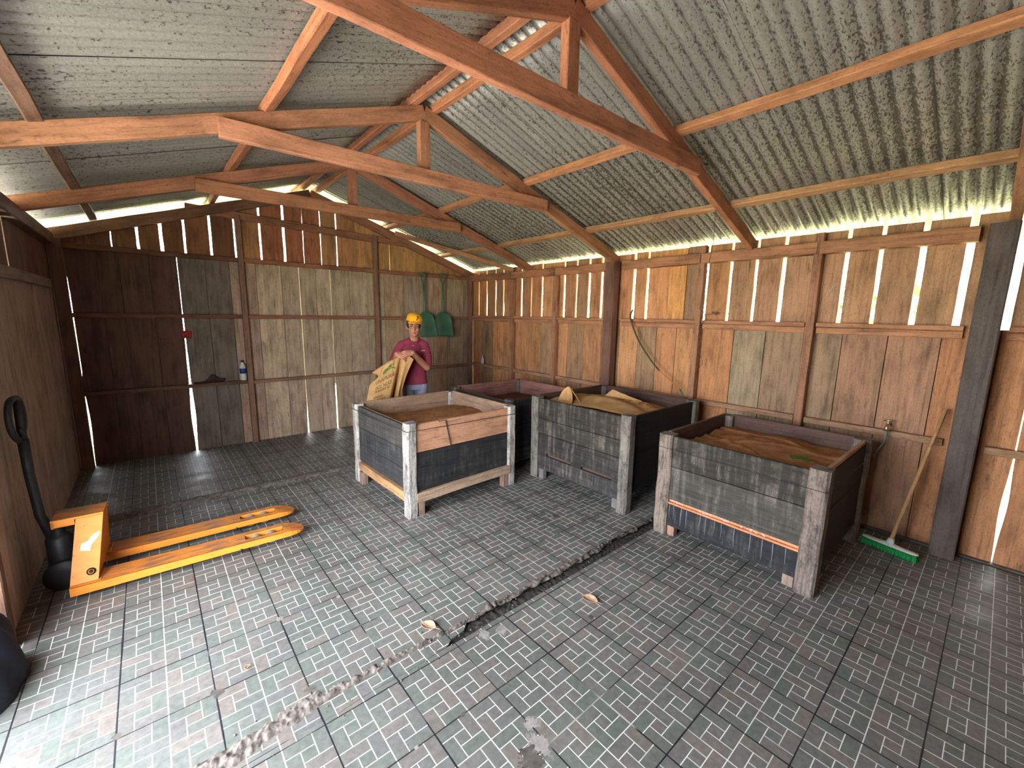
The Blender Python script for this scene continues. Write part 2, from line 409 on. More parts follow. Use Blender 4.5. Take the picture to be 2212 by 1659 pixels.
class MB:
    def __init__(s):
        s.v = []; s.f = []; s.gc = []; s.pc = []; s.mi = []; s.sm = []
    def add(s, verts, faces, gcs=None, pc=(0.5, 0.5, 0.5), mi=0, smooth=False):
        b = len(s.v)
        s.v += [tuple(p) for p in verts]
        s.gc += [tuple(g) for g in (gcs if gcs else verts)]
        s.pc += [pc] * len(verts)
        for f in faces:
            s.f.append([b + i for i in f]); s.mi.append(mi); s.sm.append(smooth)
    def beam(s, p0, p1, wd, ht, upv=(0, 0, 1), pc=(0.4, 0.2, 0.1), ch=0.004, n=1, jit=0.0, mi=0, taper=1.0):
        """chamfered bar from p0 to p1; ht is measured along upv, wd across"""
        p0 = Vector(p0); p1 = Vector(p1)
        ax = (p1 - p0); L = ax.length; ax.normalize()
        u = Vector(upv); u = (u - ax * u.dot(ax)).normalized()
        r = ax.cross(u)
        a, b = wd / 2, ht / 2
        ch = min(ch, a * 0.6, b * 0.6)
        sec = [(-a + ch, -b), (a - ch, -b), (a, -b + ch), (a, b - ch), (a - ch, b), (-a + ch, b), (-a, b - ch), (-a, -b + ch)]
        off = Vector((random.uniform(0, 50), random.uniform(0, 50), random.uniform(0, 50)))
        vs_, gs = [], []
        for k in range(n + 1):
            q = k / n
            c = p0 + ax * (L * q)
            jx, jy = random.uniform(-jit, jit), random.uniform(-jit, jit)
            sc_ = 1 + (taper - 1) * q
            for (x, y) in sec:
                ex = random.uniform(-jit, jit) * 0.5
                vs_.append(c + r * (x * sc_ + jx + ex) + u * (y * sc_ + jy))
                gs.append((off.x + L * q, off.y + x, off.z + y))
        fs = []
        for k in range(n):
            for i in range(8):
                j = (i + 1) % 8
                fs.append((k * 8 + i, k * 8 + j, (k + 1) * 8 + j, (k + 1) * 8 + i))
        fs.append(tuple(range(7, -1, -1)))
        fs.append(tuple(n * 8 + i for i in range(8)))
        s.add(vs_, fs, gs, pc, mi)
    def box(s, lo, hi, pc=(0.5, 0.5, 0.5), ch=0.003, mi=0, axis=None):
        lo = Vector(lo); hi = Vector(hi); c = (lo + hi) / 2; d = hi - lo
        if axis is None: axis = max(range(3), key=lambda i: d[i])
        e = [Vector((1, 0, 0)), Vector((0, 1, 0)), Vector((0, 0, 1))][axis]
        upi = 2 if axis != 2 else 1
        wdi = [i for i in range(3) if i not in (axis, upi)][0]
        s.beam(c - e * d[axis] / 2, c + e * d[axis] / 2, d[wdi], d[upi], [(1, 0, 0), (0, 1, 0), (0, 0, 1)][upi], pc, ch, mi=mi)
    def prism(s, poly, ext, pc=(0.5, 0.5, 0.5), mi=0, smooth=False):
        """poly: list of 3-D points (planar), ext: extrusion vector"""
        ext = Vector(ext); n = len(poly)
        vs_ = [Vector(p) for p in poly] + [Vector(p) + ext for p in poly]
        fs = [tuple(range(n - 1, -1, -1)), tuple(range(n, 2 * n))] + [(i, (i + 1) % n, n + (i + 1) % n, n + i) for i in range(n)]
        s.add(vs_, fs, None, pc, mi, smooth)
    def tube(s, pts, rad, n=10, pc=(0.5, 0.5, 0.5), mi=0, cap=True):
        pts = [Vector(p) for p in pts]
        if not isinstance(rad, (list, tuple)): rad = [rad] * len(pts)
        vs_, gs = [], []
        t0 = (pts[1] - pts[0]).normalized()
        ref = Vector((0, 0, 1)) if abs(t0.z) < 0.9 else Vector((1, 0, 0))
        nrm = (ref - t0 * ref.dot(t0)).normalized()
        acc = 0
        for k, p in enumerate(pts):
            a = pts[max(k - 1, 0)]; b = pts[min(k + 1, len(pts) - 1)]
            tn = (b - a).normalized()
            nrm = (nrm - tn * nrm.dot(tn)).normalized()
            bi = tn.cross(nrm)
            if k: acc += (p - pts[k - 1]).length
            for i in range(n):
                an = 2 * PI * i / n
                vs_.append(p + (nrm * math.cos(an) + bi * math.sin(an)) * rad[k])
                gs.append((acc, rad[k] * math.cos(an), rad[k] * math.sin(an)))
        fs = []
        for k in range(len(pts) - 1):
            for i in range(n):
                j = (i + 1) % n
                fs.append((k * n + i, k * n + j, (k + 1) * n + j, (k + 1) * n + i))
        if cap:
            fs.append(tuple(range(n - 1, -1, -1)))
            fs.append(tuple((len(pts) - 1) * n + i for i in range(n)))
        s.add(vs_, fs, gs, pc, mi, True)
    def lathe(s, prof, c=(0, 0, 0), n=20, pc=(0.5, 0.5, 0.5), mi=0, axis='z'):
        vs_ = []
        for (r, z) in prof:
            for i in range(n):
                a = 2 * PI * i / n
                p = (r * math.cos(a), r * math.sin(a), z)
                if axis == 'y': p = (p[0], p[2], p[1])
                if axis == 'x': p = (p[2], p[0], p[1])
                vs_.append((p[0] + c[0], p[1] + c[1], p[2] + c[2]))
        fs = []
        for k in range(len(prof) - 1):
            for i in range(n):
                j = (i + 1) % n
                fs.append((k * n + i, k * n + j, (k + 1) * n + j, (k + 1) * n + i))
        fs.append(tuple(range(n - 1, -1, -1)))
        fs.append(tuple((len(prof) - 1) * n + i for i in range(n)))
        s.add(vs_, fs, None, pc, mi, True)
    def ell(s, c, r, nu=16, nv=10, pc=(0.5, 0.5, 0.5), mi=0, rot=None):
        vs_, fs = [], []
        R = Euler(rot).to_matrix() if rot else None
        for k in range(nv + 1):
            ph = PI * k / nv
            for i in range(nu):
                th = 2 * PI * i / nu
                p = Vector((r[0] * math.sin(ph) * math.cos(th), r[1] * math.sin(ph) * math.sin(th), r[2] * math.cos(ph)))
                if R: p = R @ p
                vs_.append(p + Vector(c))
        for k in range(nv):
            for i in range(nu):
                j = (i + 1) % nu
                fs.append((k * nu + i, k * nu + j, (k + 1) * nu + j, (k + 1) * nu + i))
        s.add(vs_, fs, None, pc, mi, True)
    def grid(s, fn, nu, nv, pc=(0.5, 0.5, 0.5), mi=0, smooth=True, flip=False):
        vs_ = [fn(i / nu, j / nv) for j in range(nv + 1) for i in range(nu + 1)]
        fs = []
        for j in range(nv):
            for i in range(nu):
                a = j * (nu + 1) + i
                f = (a, a + 1, a + nu + 2, a + nu + 1)
                fs.append(f[::-1] if flip else f)
        s.add(vs_, fs, None, pc, mi, smooth)
    def build(s, name, mats, parent=None, loc=None):
        me = bpy.data.meshes.new(name)
        me.from_pydata(s.v, [], s.f)
        if not isinstance(mats, (list, tuple)): mats = [mats]
        for m in mats: me.materials.append(m)
        me.polygons.foreach_set('material_index', s.mi)
        me.polygons.foreach_set('use_smooth', s.sm)
        a = me.attributes.new('gc', 'FLOAT_VECTOR', 'POINT')
        a.data.foreach_set('vector', [x for g in s.gc for x in g])
        c = me.color_attributes.new('pc', 'FLOAT_COLOR', 'POINT')
        c.data.foreach_set('color', [x for g in s.pc for x in (*g, 1.0)])
        me.update()
        o = new_obj(name, me, parent, loc)
        return o

def solid(o, th, offset=0.0):
    m = o.modifiers.new('thickness', 'SOLIDIFY'); m.thickness = th; m.offset = offset
    return o
def subsurf(o, lv=1):
    m = o.modifiers.new('smooth', 'SUBSURF'); m.levels = lv; m.render_levels = lv
    return o

def vary(c, a=0.12):
    k = 1 + random.uniform(-a, a)
    return tuple(max(0, x * k * (1 + random.uniform(-a, a) * 0.3)) for x in c)

# timber colours (the timber's own)
ORANGE = (0.54, 0.265, 0.125)
RED = (0.47, 0.225, 0.105)
BROWN = (0.37, 0.215, 0.125)
GREY = (0.29, 0.235, 0.175)
DARKW = (0.17, 0.095, 0.065)
RAFT = (0.47, 0.225, 0.125)

XL, XR, YB, YF = -0.65, 4.22, 5.95, -2.9
RIDGE_X, SL = 1.70, 0.335
def zr(x): return 3.13 - SL * abs(x - RIDGE_X)      # top of the rafters
def zs(x): return zr(x) + 0.055                      # underside of the roofing sheets

# ------------------------------------------------------------------ floor
mb = MB()
mb.box((XL - 0.35, YF, -0.20), (XR + 0.2, YB + 0.1, -0.035), ch=0.001)
floor = mb.build('floor', M['wet_dirt']); tag(floor, kind='structure')
def slab(poly, mat):
    b = MB(); b.prism([(x, y, -0.034) for x, y in poly], (0, 0, 0.034))
    return b.build('tiled_slab', mat, floor)
slab([(XL - 0.2, YF), (4.15, YF), (4.15, 1.582), (1.25, 1.582), (1.1, 1.578), (0.97, 1.583), (0.75, 1.574), (0.6, 1.578), (0.44, 1.567), (0.3, 1.577), (XL - 0.2, 1.560)], M['tile_near'])
def sunk(poly, mat):
    b = MB(); b.prism([(x, y, -0.036) for x, y in poly], (0, 0, 0.031))
    return b.build('tile_strip', mat, floor)
sunk([(XL - 0.2, 1.567), (0.25, 1.584), (0.44, 1.573), (0.6, 1.585), (0.75, 1.580), (0.97, 1.590), (1.02, 1.62), (1.10, 1.63), (1.14, 1.665), (0.6, 1.672), (0.25, 1.64), (XL - 0.2, 1.61)], M['tile_near'])
slab([(XL - 0.2, 1.69), (1.0, 1.685), (4.15, 1.685), (4.15, 4.27), (XL - 0.2, 4.27)], M['tile_far'])
slab([(XL - 0.2, 4.40), (4.15, 4.40), (4.15, YB + 0.03), (XL - 0.2, YB + 0.03)], M['tile_back'])
# rough mortar that fills the broken drain on the left, and its dark wet bed on the right
def fill(x0, x1, y0, y1, zf, nu, nv, mat, name):
    b = MB()
    def fn(u, v):
        x = x0 + (x1 - x0) * u; y = y0 + (y1 - y0) * v
        e = noise.noise(Vector((x * 5, v * 2, 3.3))) * 0.022 + noise.noise(Vector((x * 19, v * 2, 8.3))) * 0.012
        y2 = y + (e if v < 0.5 else -e) * 1.3
        return (x, y2, zf(x, y, v))
    b.grid(fn, nu, nv)
    return b.build(name, mat, floor)
def z1(x, y, v):
    k = math.sin(PI * v)
    n_ = noise.fractal(Vector((x * 26, y * 26, 0)), 1.0, 2.0, 5)
    return -0.014 + k * 0.020 + n_ * 0.016 * k
def ribbon():
    b = MB()
    def lerp(x, tab):
        for (xa, ya), (xb, yb) in zip(tab, tab[1:]):
            if x <= xb: return ya + (yb - ya) * (x - xa) / (xb - xa)
        return tab[-1][1]
    hi = [(XL, 1.73), (0.0, 1.715), (0.25, 1.745), (0.40, 1.755), (0.55, 1.712), (0.70, 1.722), (0.85, 1.70), (1.02, 1.700)]
    lo = [(XL, 1.58), (0.1, 1.585), (0.30, 1.62), (0.45, 1.655), (0.70, 1.662), (0.85, 1.667), (1.02, 1.662)]
    def fn(u, v):
        x = XL + (1.03 - XL) * u
        a = lerp(x, lo) + 0.010 * noise.noise(Vector((x * 14, 1, 0))) + 0.005 * noise.noise(Vector((x * 45, 1, 0)))
        c = lerp(x, hi) + 0.010 * noise.noise(Vector((x * 13, 7, 0))) + 0.005 * noise.noise(Vector((x * 40, 7, 0)))
        return (x, a + (c - a) * v, z1(x, a + (c - a) * v, v))
    b.grid(fn, 420, 26)
    return b.build('broken_mortar', M['concrete'], floor)
ribbon()
def z1b(x, y, v):
    n_ = noise.fractal(Vector((x * 30, y * 30, 5)), 1.0, 2.0, 4)
    return -0.010 + math.sin(PI * v) * 0.014 + n_ * 0.007
fill(1.02, 2.15, 1.655, 1.70, z1b, 230, 10, M['concrete'], 'broken_mortar')
fill(2.15, 2.95, 1.668, 1.70, z1b, 160, 8, M['sill'], 'broken_mortar')
def z2(x, y, v):
    n_ = noise.fractal(Vector((x * 40, y * 40, 9)), 1.0, 2.0, 4)
    return -0.026 + n_ * 0.007
fill(0.95, 3.0, 1.575, 1.70, z2, 330, 22, M['wet_dirt'], 'drain_bed')
def z3(x, y, v):
    n_ = noise.fractal(Vector((x * 14, y * 14, 2)), 1.0, 2.0, 4)
    return 0.0 + math.sin(PI * v) * 0.022 + n_ * 0.006
fill(-0.85, 1.75, 4.26, 4.40, z3, 240, 14, M['concrete'], 'broken_mortar')
b = MB(); b.box((1.75, 4.24, -0.034), (4.15, 4.42, -0.006)); b.build('drain_bed', M['wet_dirt'], floor)
# concrete sill outside the open joint along the right wall
b = MB(); b.box((4.185, YF, -0.034), (XR + 0.25, YB + 0.05, 0.002)); b.build('wall_sill', M['sill'], floor)
# crumbs of mortar lying along the broken joint
b = MB()
for i in range(90):
    x = random.uniform(-0.2, 2.3); y = 1.60 + random.uniform(-0.06, 0.16) if x < 1 else 1.63 + random.uniform(-0.07, 0.04)
    r = random.uniform(0.002, 0.006)
    b.ell((x, y, r * 0.6 + (0 if x < 1.0 else -0.012)), (r, r * random.uniform(0.6, 1), r * 0.6), 6, 4)
o = b.build('mortar_crumb', M['concrete'], floor); tag(o, kind='stuff')

# ------------------------------------------------------------------ right wall
def plank(mb, axis, a0, a1, z0, z1, at, th, pc, jit=0.003, z1b=None, n=5, e0=None, e1=None):
    """upright board in the plane axis='x' (wall x=at) or 'y'; spans a0..a1 across and z0..z1; edges slightly crooked"""
    off = (random.uniform(0, 90), random.uniform(0, 90), random.uniform(0, 90))
    if z1b is None: z1b = z1
    vs_, gs = [], []
    for k in range(n + 1):
        q = k / n
        for side, aa, zt in ((0, a0, z1), (1, a1, z1b)):
            z = z0 + (zt - z0) * q
            j = random.uniform(-jit, jit)
            a = aa + j
            if side == 0 and e0: a = aa + e0(z)
            if side == 1 and e1: a = aa + e1(z)
            for d in (0, th):
                p = (at + d, a, z) if axis == 'x' else (a, at + d, z)
                vs_.append(p); gs.append((off[0] + z, off[1] + a, off[2] + d))
    fs = []
    for k in range(n):
        b_ = k * 4; c_ = b_ + 4
        fs += [(b_, b_ + 2, c_ + 2, c_), (b_ + 1, c_ + 1, c_ + 3, b_ + 3), (b_, c_, c_ + 1, b_ + 1), (b_ + 2, b_ + 3, c_ + 3, c_ + 2)]
    fs += [(0, 1, 3, 2), (n * 4, n * 4 + 2, n * 4 + 3, n * 4 + 1)]
    mb.add(vs_, fs, gs, pc)

ZR1, ZR2 = 1.57, 2.31
gapsU = [(5.775, .020), (5.56, .030), (5.331, .028), (5.135, .028), (4.717, .032), (4.508, .018), (4.291, .028), (3.873, .030), (3.664, .028), (3.46, .036), (3.266, .034), (2.817, .036), (2.646, .030), (2.39, .001), (2.201, .008), (2.0, .042), (1.769, .026), (1.548, .024), (1.33, .032), (1.1, .001), (0.897, .030), (0.692, .028), (0.464, .036), (0.238, .040), (0.014, .040), (-0.24, .03), (-0.5, .03), (-0.74, .02), (-1.0, .03), (-1.25, .02), (-1.5, .03), (-1.8, .02), (-2.1, .03), (-2.4, .02), (-2.65, .02)]
wr = MB()
edge = YB
for i, (y, g) in enumerate(gapsU + [(YF, 0)]):
    y1 = edge; y0 = y + g / 2
    pc = vary(random.choice([ORANGE, ORANGE, RED, BROWN, (0.47, 0.23, 0.12)]), 0.13)
    if 2.2 < y < 2.3: pc = (0.68, 0.33, 0.12)
    if y < 1.6: pc = vary((0.40, 0.225, 0.125), 0.1)
    plank(wr, 'x', y0, y1, ZR1, ZR2 + (0.0 if i % 3 else 0.006), XR, 0.022, pc, 0.002 if g > 0.01 else 0.0005)
    edge = y - g / 2
jointsL = [5.677, 5.399, 5.137, 4.847, 4.565, 4.292, 4.05, 3.789, 3.518, 3.238, 2.98, 2.727, 2.493, 2.266, 2.03, 1.688, 1.415, 1.12, 0.855, 0.579, 0.294, 0.024, -0.14, -0.45, -0.75, -1.05, -1.3, -1.6, -1.9, -2.2, -2.5]
edge = YB
for y in jointsL + [YF]:
    pc = vary(random.choice([ORANGE, RED, (0.48, 0.235, 0.115), BROWN]), 0.12)
    if 1.1 < y < 1.42: pc = (0.33, 0.25, 0.16)
    if y < 1.2 and y > 0.8: pc = (0.30, 0.20, 0.125)
    wedge = (y == -0.14)
    e0 = (lambda z: 0.013 * math.exp(-((z - 0.38) / 0.22) ** 2) if z < 0.85 else 0.0) if wedge else None
    e1 = (lambda z: -0.013 * math.exp(-((z - 0.42) / 0.2) ** 2) if z < 0.85 else 0.0) if edge == -0.14 else None
    plank(wr, 'x', y + 0.003, edge - 0.003, -0.02, ZR1 + 0.0, XR + 0.004, 0.022, pc, 0.001, n=24 if wedge or e1 else 5, e0=e0, e1=e1)
    edge = y
for y in jointsL:
    if y == -0.14: continue
    wr.box((XR + 0.028, y - 0.025, -0.02), (XR + 0.045, y + 0.025, ZR1), pc=DARKW)
for y in (2.39, 1.1, 2.201): wr.box((XR + 0.024, y - 0.02, ZR1), (XR + 0.04, y + 0.02, ZR2), pc=DARKW)
wall_right = wr.build('wall_right', M['wood']); tag(wall_right, kind='structure')
def part_beam(parent, name, p0, p1, wd, ht, pc, upv=(0, 0, 1), n=6, jit=0.0015, ch=0.005):
    b = MB(); b.beam(p0, p1, wd, ht, upv, pc, ch, n, jit)
    return b.build(name, M['wood'], parent)
studs = [4.87, 3.98, 2.02, 1.07, -0.9, -1.9]
for y in studs:
    part_beam(wall_right, 'stud', (XR - 0.045, y, 0.0), (XR - 0.045, y, 2.13 if y not in (2.02, 1.07) else 2.30), 0.075, 0.06, vary((0.34, 0.17, 0.10)), (0, 1, 0))
ys = [5.90, 4.91, 4.83, 4.02, 3.94, 3.14, 2.93, 2.06, 1.98, 1.11, 1.03, 0.195, -0.005, -0.86, -0.94, -2.9]
for k in range(0, len(ys), 2):
    a, c = ys[k], ys[k + 1]
    part_beam(wall_right, 'rail', (XR - 0.03, a, 1.575), (XR - 0.03, c, 1.575), 0.06, 0.035, vary((0.42, 0.20, 0.11)))
    part_beam(wall_right, 'rail', (XR - 0.018, a, 1.53 + random.uniform(-0.004, 0.004)), (XR - 0.018, c, 1.53), 0.036, 0.05, vary((0.42, 0.20, 0.11)))
    part_beam(wall_right, 'rail', (XR - 0.025, a, 0.775), (XR - 0.025, c, 0.775), 0.05, 0.05, vary(BROWN))
    part_beam(wall_right, 'wall_plate', (XR - 0.05, a + (0.03 if a not in (-0.005, 2.93) else -0.005), 2.185), (XR - 0.05, c - (0.03 if c not in (0.195, 3.14) else -0.005), 2.185), 0.09, 0.095, vary((0.38, 0.18, 0.10)), n=10)
# the two heavy posts that carry the roof
def heavy_post(x0, x1, y0, y1, z1, pc, label):
    b = MB(); b.beam(((x0 + x1) / 2, (y0 + y1) / 2, 0.0), ((x0 + x1) / 2, (y0 + y1) / 2, z1), x1 - x0, y1 - y0, (0, 1, 0), pc, 0.008, 8, 0.002)
    o = b.build('wooden_post', M['wood']); tag(o, label, 'post')
heavy_post(4.05, 4.165, 2.975, 3.10, 2.225, (0.18, 0.095, 0.068), 'square dark brown roof post between two open-slatted bays of the right wall')
heavy_post(4.03, 4.16, 0.03, 0.16, 2.225, (0.105, 0.085, 0.078), 'thick dark grey-brown square post at the right edge of the picture behind the broom')
# pale chalk scrawl on the upper board
b = MB()
def stroke(pts, r=0.004):
    b.tube([(XR - 0.0005, y, z) for y, z in pts], r, 5)
stroke([(0.985, 1.80), (0.975, 1.86), (0.955, 1.895), (0.935, 1.89), (0.93, 1.87), (0.945, 1.86)])
stroke([(0.955, 1.895), (0.945, 1.91), (0.925, 1.90)], 0.003)
stroke([(0.97, 1.86), (0.955, 1.80)], 0.003)
stroke([(0.945, 1.74), (0.935, 1.78), (0.915, 1.79)], 0.003)
stroke([(0.86, 1.80), (0.80, 1.80)], 0.004)
stroke([(0.865, 1.79), (0.868, 1.70)], 0.003); stroke([(0.845, 1.80), (0.85, 1.74)], 0.002)
b.build('chalk_scrawl', M['paint_mark'], wall_right)

# ------------------------------------------------------------------ back (gable) wall
wb = MB()
ztop = lambda x: zr(x) - 0.035
GZ = 2.20
gapsG = [(-0.568, .024), (-0.36, .001), (-0.198, .008), (0.004, .020), (0.195, .028), (0.393, .018), (0.627, .022), (0.863, .024), (1.119, .022), (1.376, .026), (1.596, .008), (1.808, .009), (2.009, .014), (2.259, .003), (2.52, .001), (2.747, .008), (2.95, .001), (3.2, .001), (3.45, .002), (3.7, .001), (3.95, .004)]
edge = XL - 0.03
for i, (x, g) in enumerate(gapsG + [(XR + 0.02, 0)]):
    x1 = x - g / 2
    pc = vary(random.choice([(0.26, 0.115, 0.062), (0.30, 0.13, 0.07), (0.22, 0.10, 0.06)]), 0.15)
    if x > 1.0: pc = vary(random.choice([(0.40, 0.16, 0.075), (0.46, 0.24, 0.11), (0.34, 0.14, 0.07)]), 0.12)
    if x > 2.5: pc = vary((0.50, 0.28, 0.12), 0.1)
    zt0, zt1 = ztop(edge), ztop(x1)
    zm = None
    if edge < RIDGE_X < x1: zt0 = zt1 = ztop(RIDGE_X) - 0.03
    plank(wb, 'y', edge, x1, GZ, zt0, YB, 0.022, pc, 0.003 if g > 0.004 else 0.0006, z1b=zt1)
    edge = x + g / 2
jb = [(-0.55, .012), (-0.322, 0), (-0.167, 0), (0.07, 0), (0.305, 0.014), (0.546, 0), (0.777, 0), (1.042, 0), (1.315, 0), (1.52, .006), (1.72, 0), (1.903, .007), (2.15, 0), (2.40, 0), (2.652, 0), (2.958, 0), (3.212, 0), (3.455, 0.0), (3.709, 0), (4.023, 0)]
edge = XL - 0.03
prev = None
def wedge_fn(x, g, sgn):
    if abs(x + 0.55) < 0.01:
        return lambda z: sgn * (0.003 + 0.0115 * math.exp(-((z - 0.45) / 0.25) ** 2) + (0.003 if 0.8 < z < 1.8 else 0)) if z < 1.9 and not (0.74 < z < 0.95) else 0.0
    if abs(x - 0.305) < 0.01:
        return lambda z: sgn * (0.003 + 0.0125 * math.exp(-((z - 0.42) / 0.25) ** 2) + 0.003 * (z < 1.1)) if z < 1.56 else 0.0
    if abs(x - 1.52) < 0.01:
        return lambda z: sgn * 0.007 * max(0, 1 - z / 0.4)
    if abs(x - 1.903) < 0.01:
        return lambda z: sgn * (0.006 if z < 0.62 else 0.0)
    return None
for i, (x, g) in enumerate(jb + [(XR + 0.02, 0)]):
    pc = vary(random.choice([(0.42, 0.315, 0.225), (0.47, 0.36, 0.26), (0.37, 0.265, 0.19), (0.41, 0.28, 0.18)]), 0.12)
    if x < 0.4: pc = vary((0.125, 0.065, 0.046), 0.15)  # leftmost boards carry the shade of that corner in their colour
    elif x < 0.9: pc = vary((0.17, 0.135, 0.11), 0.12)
    e0 = wedge_fn(edge, 0, 1) if prev else None
    e1 = wedge_fn(x, g, -1) if g else None
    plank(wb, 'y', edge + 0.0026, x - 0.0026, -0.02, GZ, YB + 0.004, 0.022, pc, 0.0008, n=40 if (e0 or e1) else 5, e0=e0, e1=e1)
    edge = x; prev = g
for x, g in jb:
    if not g: wb.box((x - 0.025, YB + 0.028, -0.02), (x + 0.025, YB + 0.045, GZ), pc=DARKW)
for x, g in gapsG:
    if g < 0.0015: wb.box((x - 0.02, YB + 0.024, GZ), (x + 0.02, YB + 0.04, ztop(x) - 0.02), pc=DARKW)
wall_back = wb.build('wall_back', M['wood']); tag(wall_back, kind='structure')
for x, z1 in ((0.89, 2.69), (2.51, 2.66), (4.13, 2.2)):
    part_beam(wall_back, 'stud', (x, YB - 0.035, 0), (x, YB - 0.035, z1), 0.055, 0.07, (0.25, 0.14, 0.095), (0, 1, 0))
part_beam(wall_back, 'stud', (XL + 0.06, YB - 0.04, 0), (XL + 0.06, YB - 0.04, 2.25), 0.09, 0.07, DARKW, (0, 1, 0))
for z, h, c in ((2.19, 0.05, (0.27, 0.12, 0.07)), (1.54, 0.045, (0.27, 0.125, 0.075)), (0.76, 0.04, (0.25, 0.14, 0.09))):
    for a, c2 in ((XL + 0.1, 0.86), (0.92, 2.48), (2.54, 4.10)):
        cc = c if a > 0.9 else tuple(q * 0.6 for q in c)  # left bay rails dimmed in colour to stand for shade
        part_beam(wall_back, 'rail', (a, YB - 0.03, z + random.uniform(-0.006, 0.006)), (c2, YB - 0.03, z), 0.055, h, vary(cc))
part_beam(wall_back, 'rail', (0.42, YB - 0.025, 2.70), (2.48, YB - 0.025, 2.62), 0.045, 0.085, (0.30, 0.14, 0.085))
part_beam(wall_back, 'rail', (2.54, YB - 0.025, 2.625), (3.1, YB - 0.025, 2.60), 0.045, 0.075, (0.33, 0.15, 0.085))
for sx, xe in ((-1, XL - 0.05), (1, XR - 0.02)):
    c = (0.20, 0.10, 0.065) if sx < 0 else (0.32, 0.15, 0.09)
    part_beam(wall_back, 'gable_rafter', (RIDGE_X, YB - 0.03, zr(RIDGE_X) - 0.07), (xe, YB - 0.03, zr(xe) - 0.07), 0.05, 0.11, c, n=10)

# ------------------------------------------------------------------ left wall and front wall
wl = MB()
edge = YB
for y in (5.72, 5.45, 5.2, 4.98, 4.72, 4.47, 4.2, 3.95, 3.7, 3.45, 3.2, 2.95):
    plank(wl, 'x', y + 0.001, edge - 0.001, -0.02, 1.84, XL - 0.026, 0.022, vary((0.42, 0.30, 0.24), 0.05), 0.0005)
    edge = y
edge = YB
for y in (5.6, 5.3, 5.0, 4.72, 4.31, 4.055, 3.8, 3.5, 3.25, 2.95):
    g = 0.03 if y in (4.31, 4.055, 3.8) else 0.002
    plank(wl, 'x', y + g / 2, edge - 0.001, 1.84, 2.27, XL - 0.026, 0.022, vary(DARKW, 0.1), 0.001)
    edge = y - g / 2
for y in (5.72, 5.45, 5.2, 4.98, 4.72, 4.47, 4.2, 3.95, 3.7, 3.45, 3.2):
    wl.box((XL - 0.045, y - 0.03, 0), (XL - 0.028, y + 0.03, 1.84), pc=DARKW)
plank(wl, 'x', YF, 2.95, 2.20, 2.30, XL - 0.026, 0.03, DARKW, 0.001)
edge = 0.38
while edge > YF:
    y0 = max(edge - random.uniform(0.22, 0.28), YF)
    plank(wl, 'x', y0 + 0.001, edge - 0.001, -0.02, 2.2, XL - 0.026, 0.022, vary((0.42, 0.26, 0.17), 0.1), 0.0005)
    edge = y0
wall_left = wl.build('wall_left', M['wood']); tag(wall_left, kind='structure')
part_beam(wall_left, 'rail', (XL + 0.02, 5.58, 1.825), (XL + 0.02, 2.98, 1.825), 0.04, 0.075, (0.24, 0.17, 0.13))
part_beam(wall_left, 'wall_plate', (XL + 0.02, YB - 0.1, 2.24), (XL + 0.02, YF, 2.24), 0.09, 0.10, (0.18, 0.11, 0.075), n=12)
part_beam(wall_left, 'jamb', (XL - 0.02, 2.93, 0), (XL - 0.02, 2.93, 2.19), 0.08, 0.07, DARKW, (0, 1, 0))
wf = MB()
edge = XL - 0.03
while edge < XR:
    x1 = min(edge + random.uniform(0.2, 0.28), XR + 0.02)
    zt = min(ztop(edge), ztop(x1))
    plank(wf, 'y', edge + 0.001, x1 - 0.001, -0.02, zt, YF - 0.022, 0.022, vary(random.choice([BROWN, GREY, ORANGE])), 0.0005)
    edge = x1
wall_front = wf.build('wall_front', M['wood']); tag(wall_front, kind='structure')

# ------------------------------------------------------------------ roof
ceil = MB()
X0, X1 = -1.15, 4.72
PITCH = 0.0762
def slope(side):
    xa, xb = (RIDGE_X - 0.01, X0) if side < 0 else (RIDGE_X + 0.01, X1)
    y = YF - 0.4; k = 0
    while y < YB + 0.35:
        y1 = min(y + PITCH * 10.5, YB + 0.5)
        n = int(round((y1 - y) / PITCH * 8))
        lift = 0.004 * (k % 2)
        skew = random.uniform(-0.004, 0.004)
        vs_, fs = [], []
        nx = 10
        for i in range(nx + 1):
            x = xa + (xb - xa) * i / nx
            for j in range(n + 1):
                yy = y + (y1 - y) * j / n
                dz = 0.0105 * math.sin(2 * PI * (yy - YF) / PITCH)
                vs_.append((x, yy + skew * i / nx, zs(x) + 0.010 + dz + lift + 0.003 * noise.noise(Vector((x * 1.2, yy * 1.2, k)))))
        for i in range(nx):
            for j in range(n):
                a = i * (n + 1) + j
                f = (a, a + 1, a + n + 2, a + n + 1)
                fs.append(f if side < 0 else f[::-1])
        ceil.add(vs_, fs, None, (0.5, 0.5, 0.5), 0, True)
        y = y1 - PITCH * 1.0; k += 1
slope(-1); slope(1)
ceiling = ceil.build('ceiling', M['roof']); tag(ceiling, kind='structure')
solid(ceiling, 0.0012, 1.0)
b = MB()
b.grid(lambda u, v: (RIDGE_X + (u - 0.5) * 0.4, YF - 0.4 + v * (YB - YF + 0.9), zs(RIDGE_X + (u - 0.5) * 0.4) + 0.033), 8, 2, smooth=False)
o = b.build('ridge_cap', M['roof'], ceiling); solid(o, 0.002, 1.0)

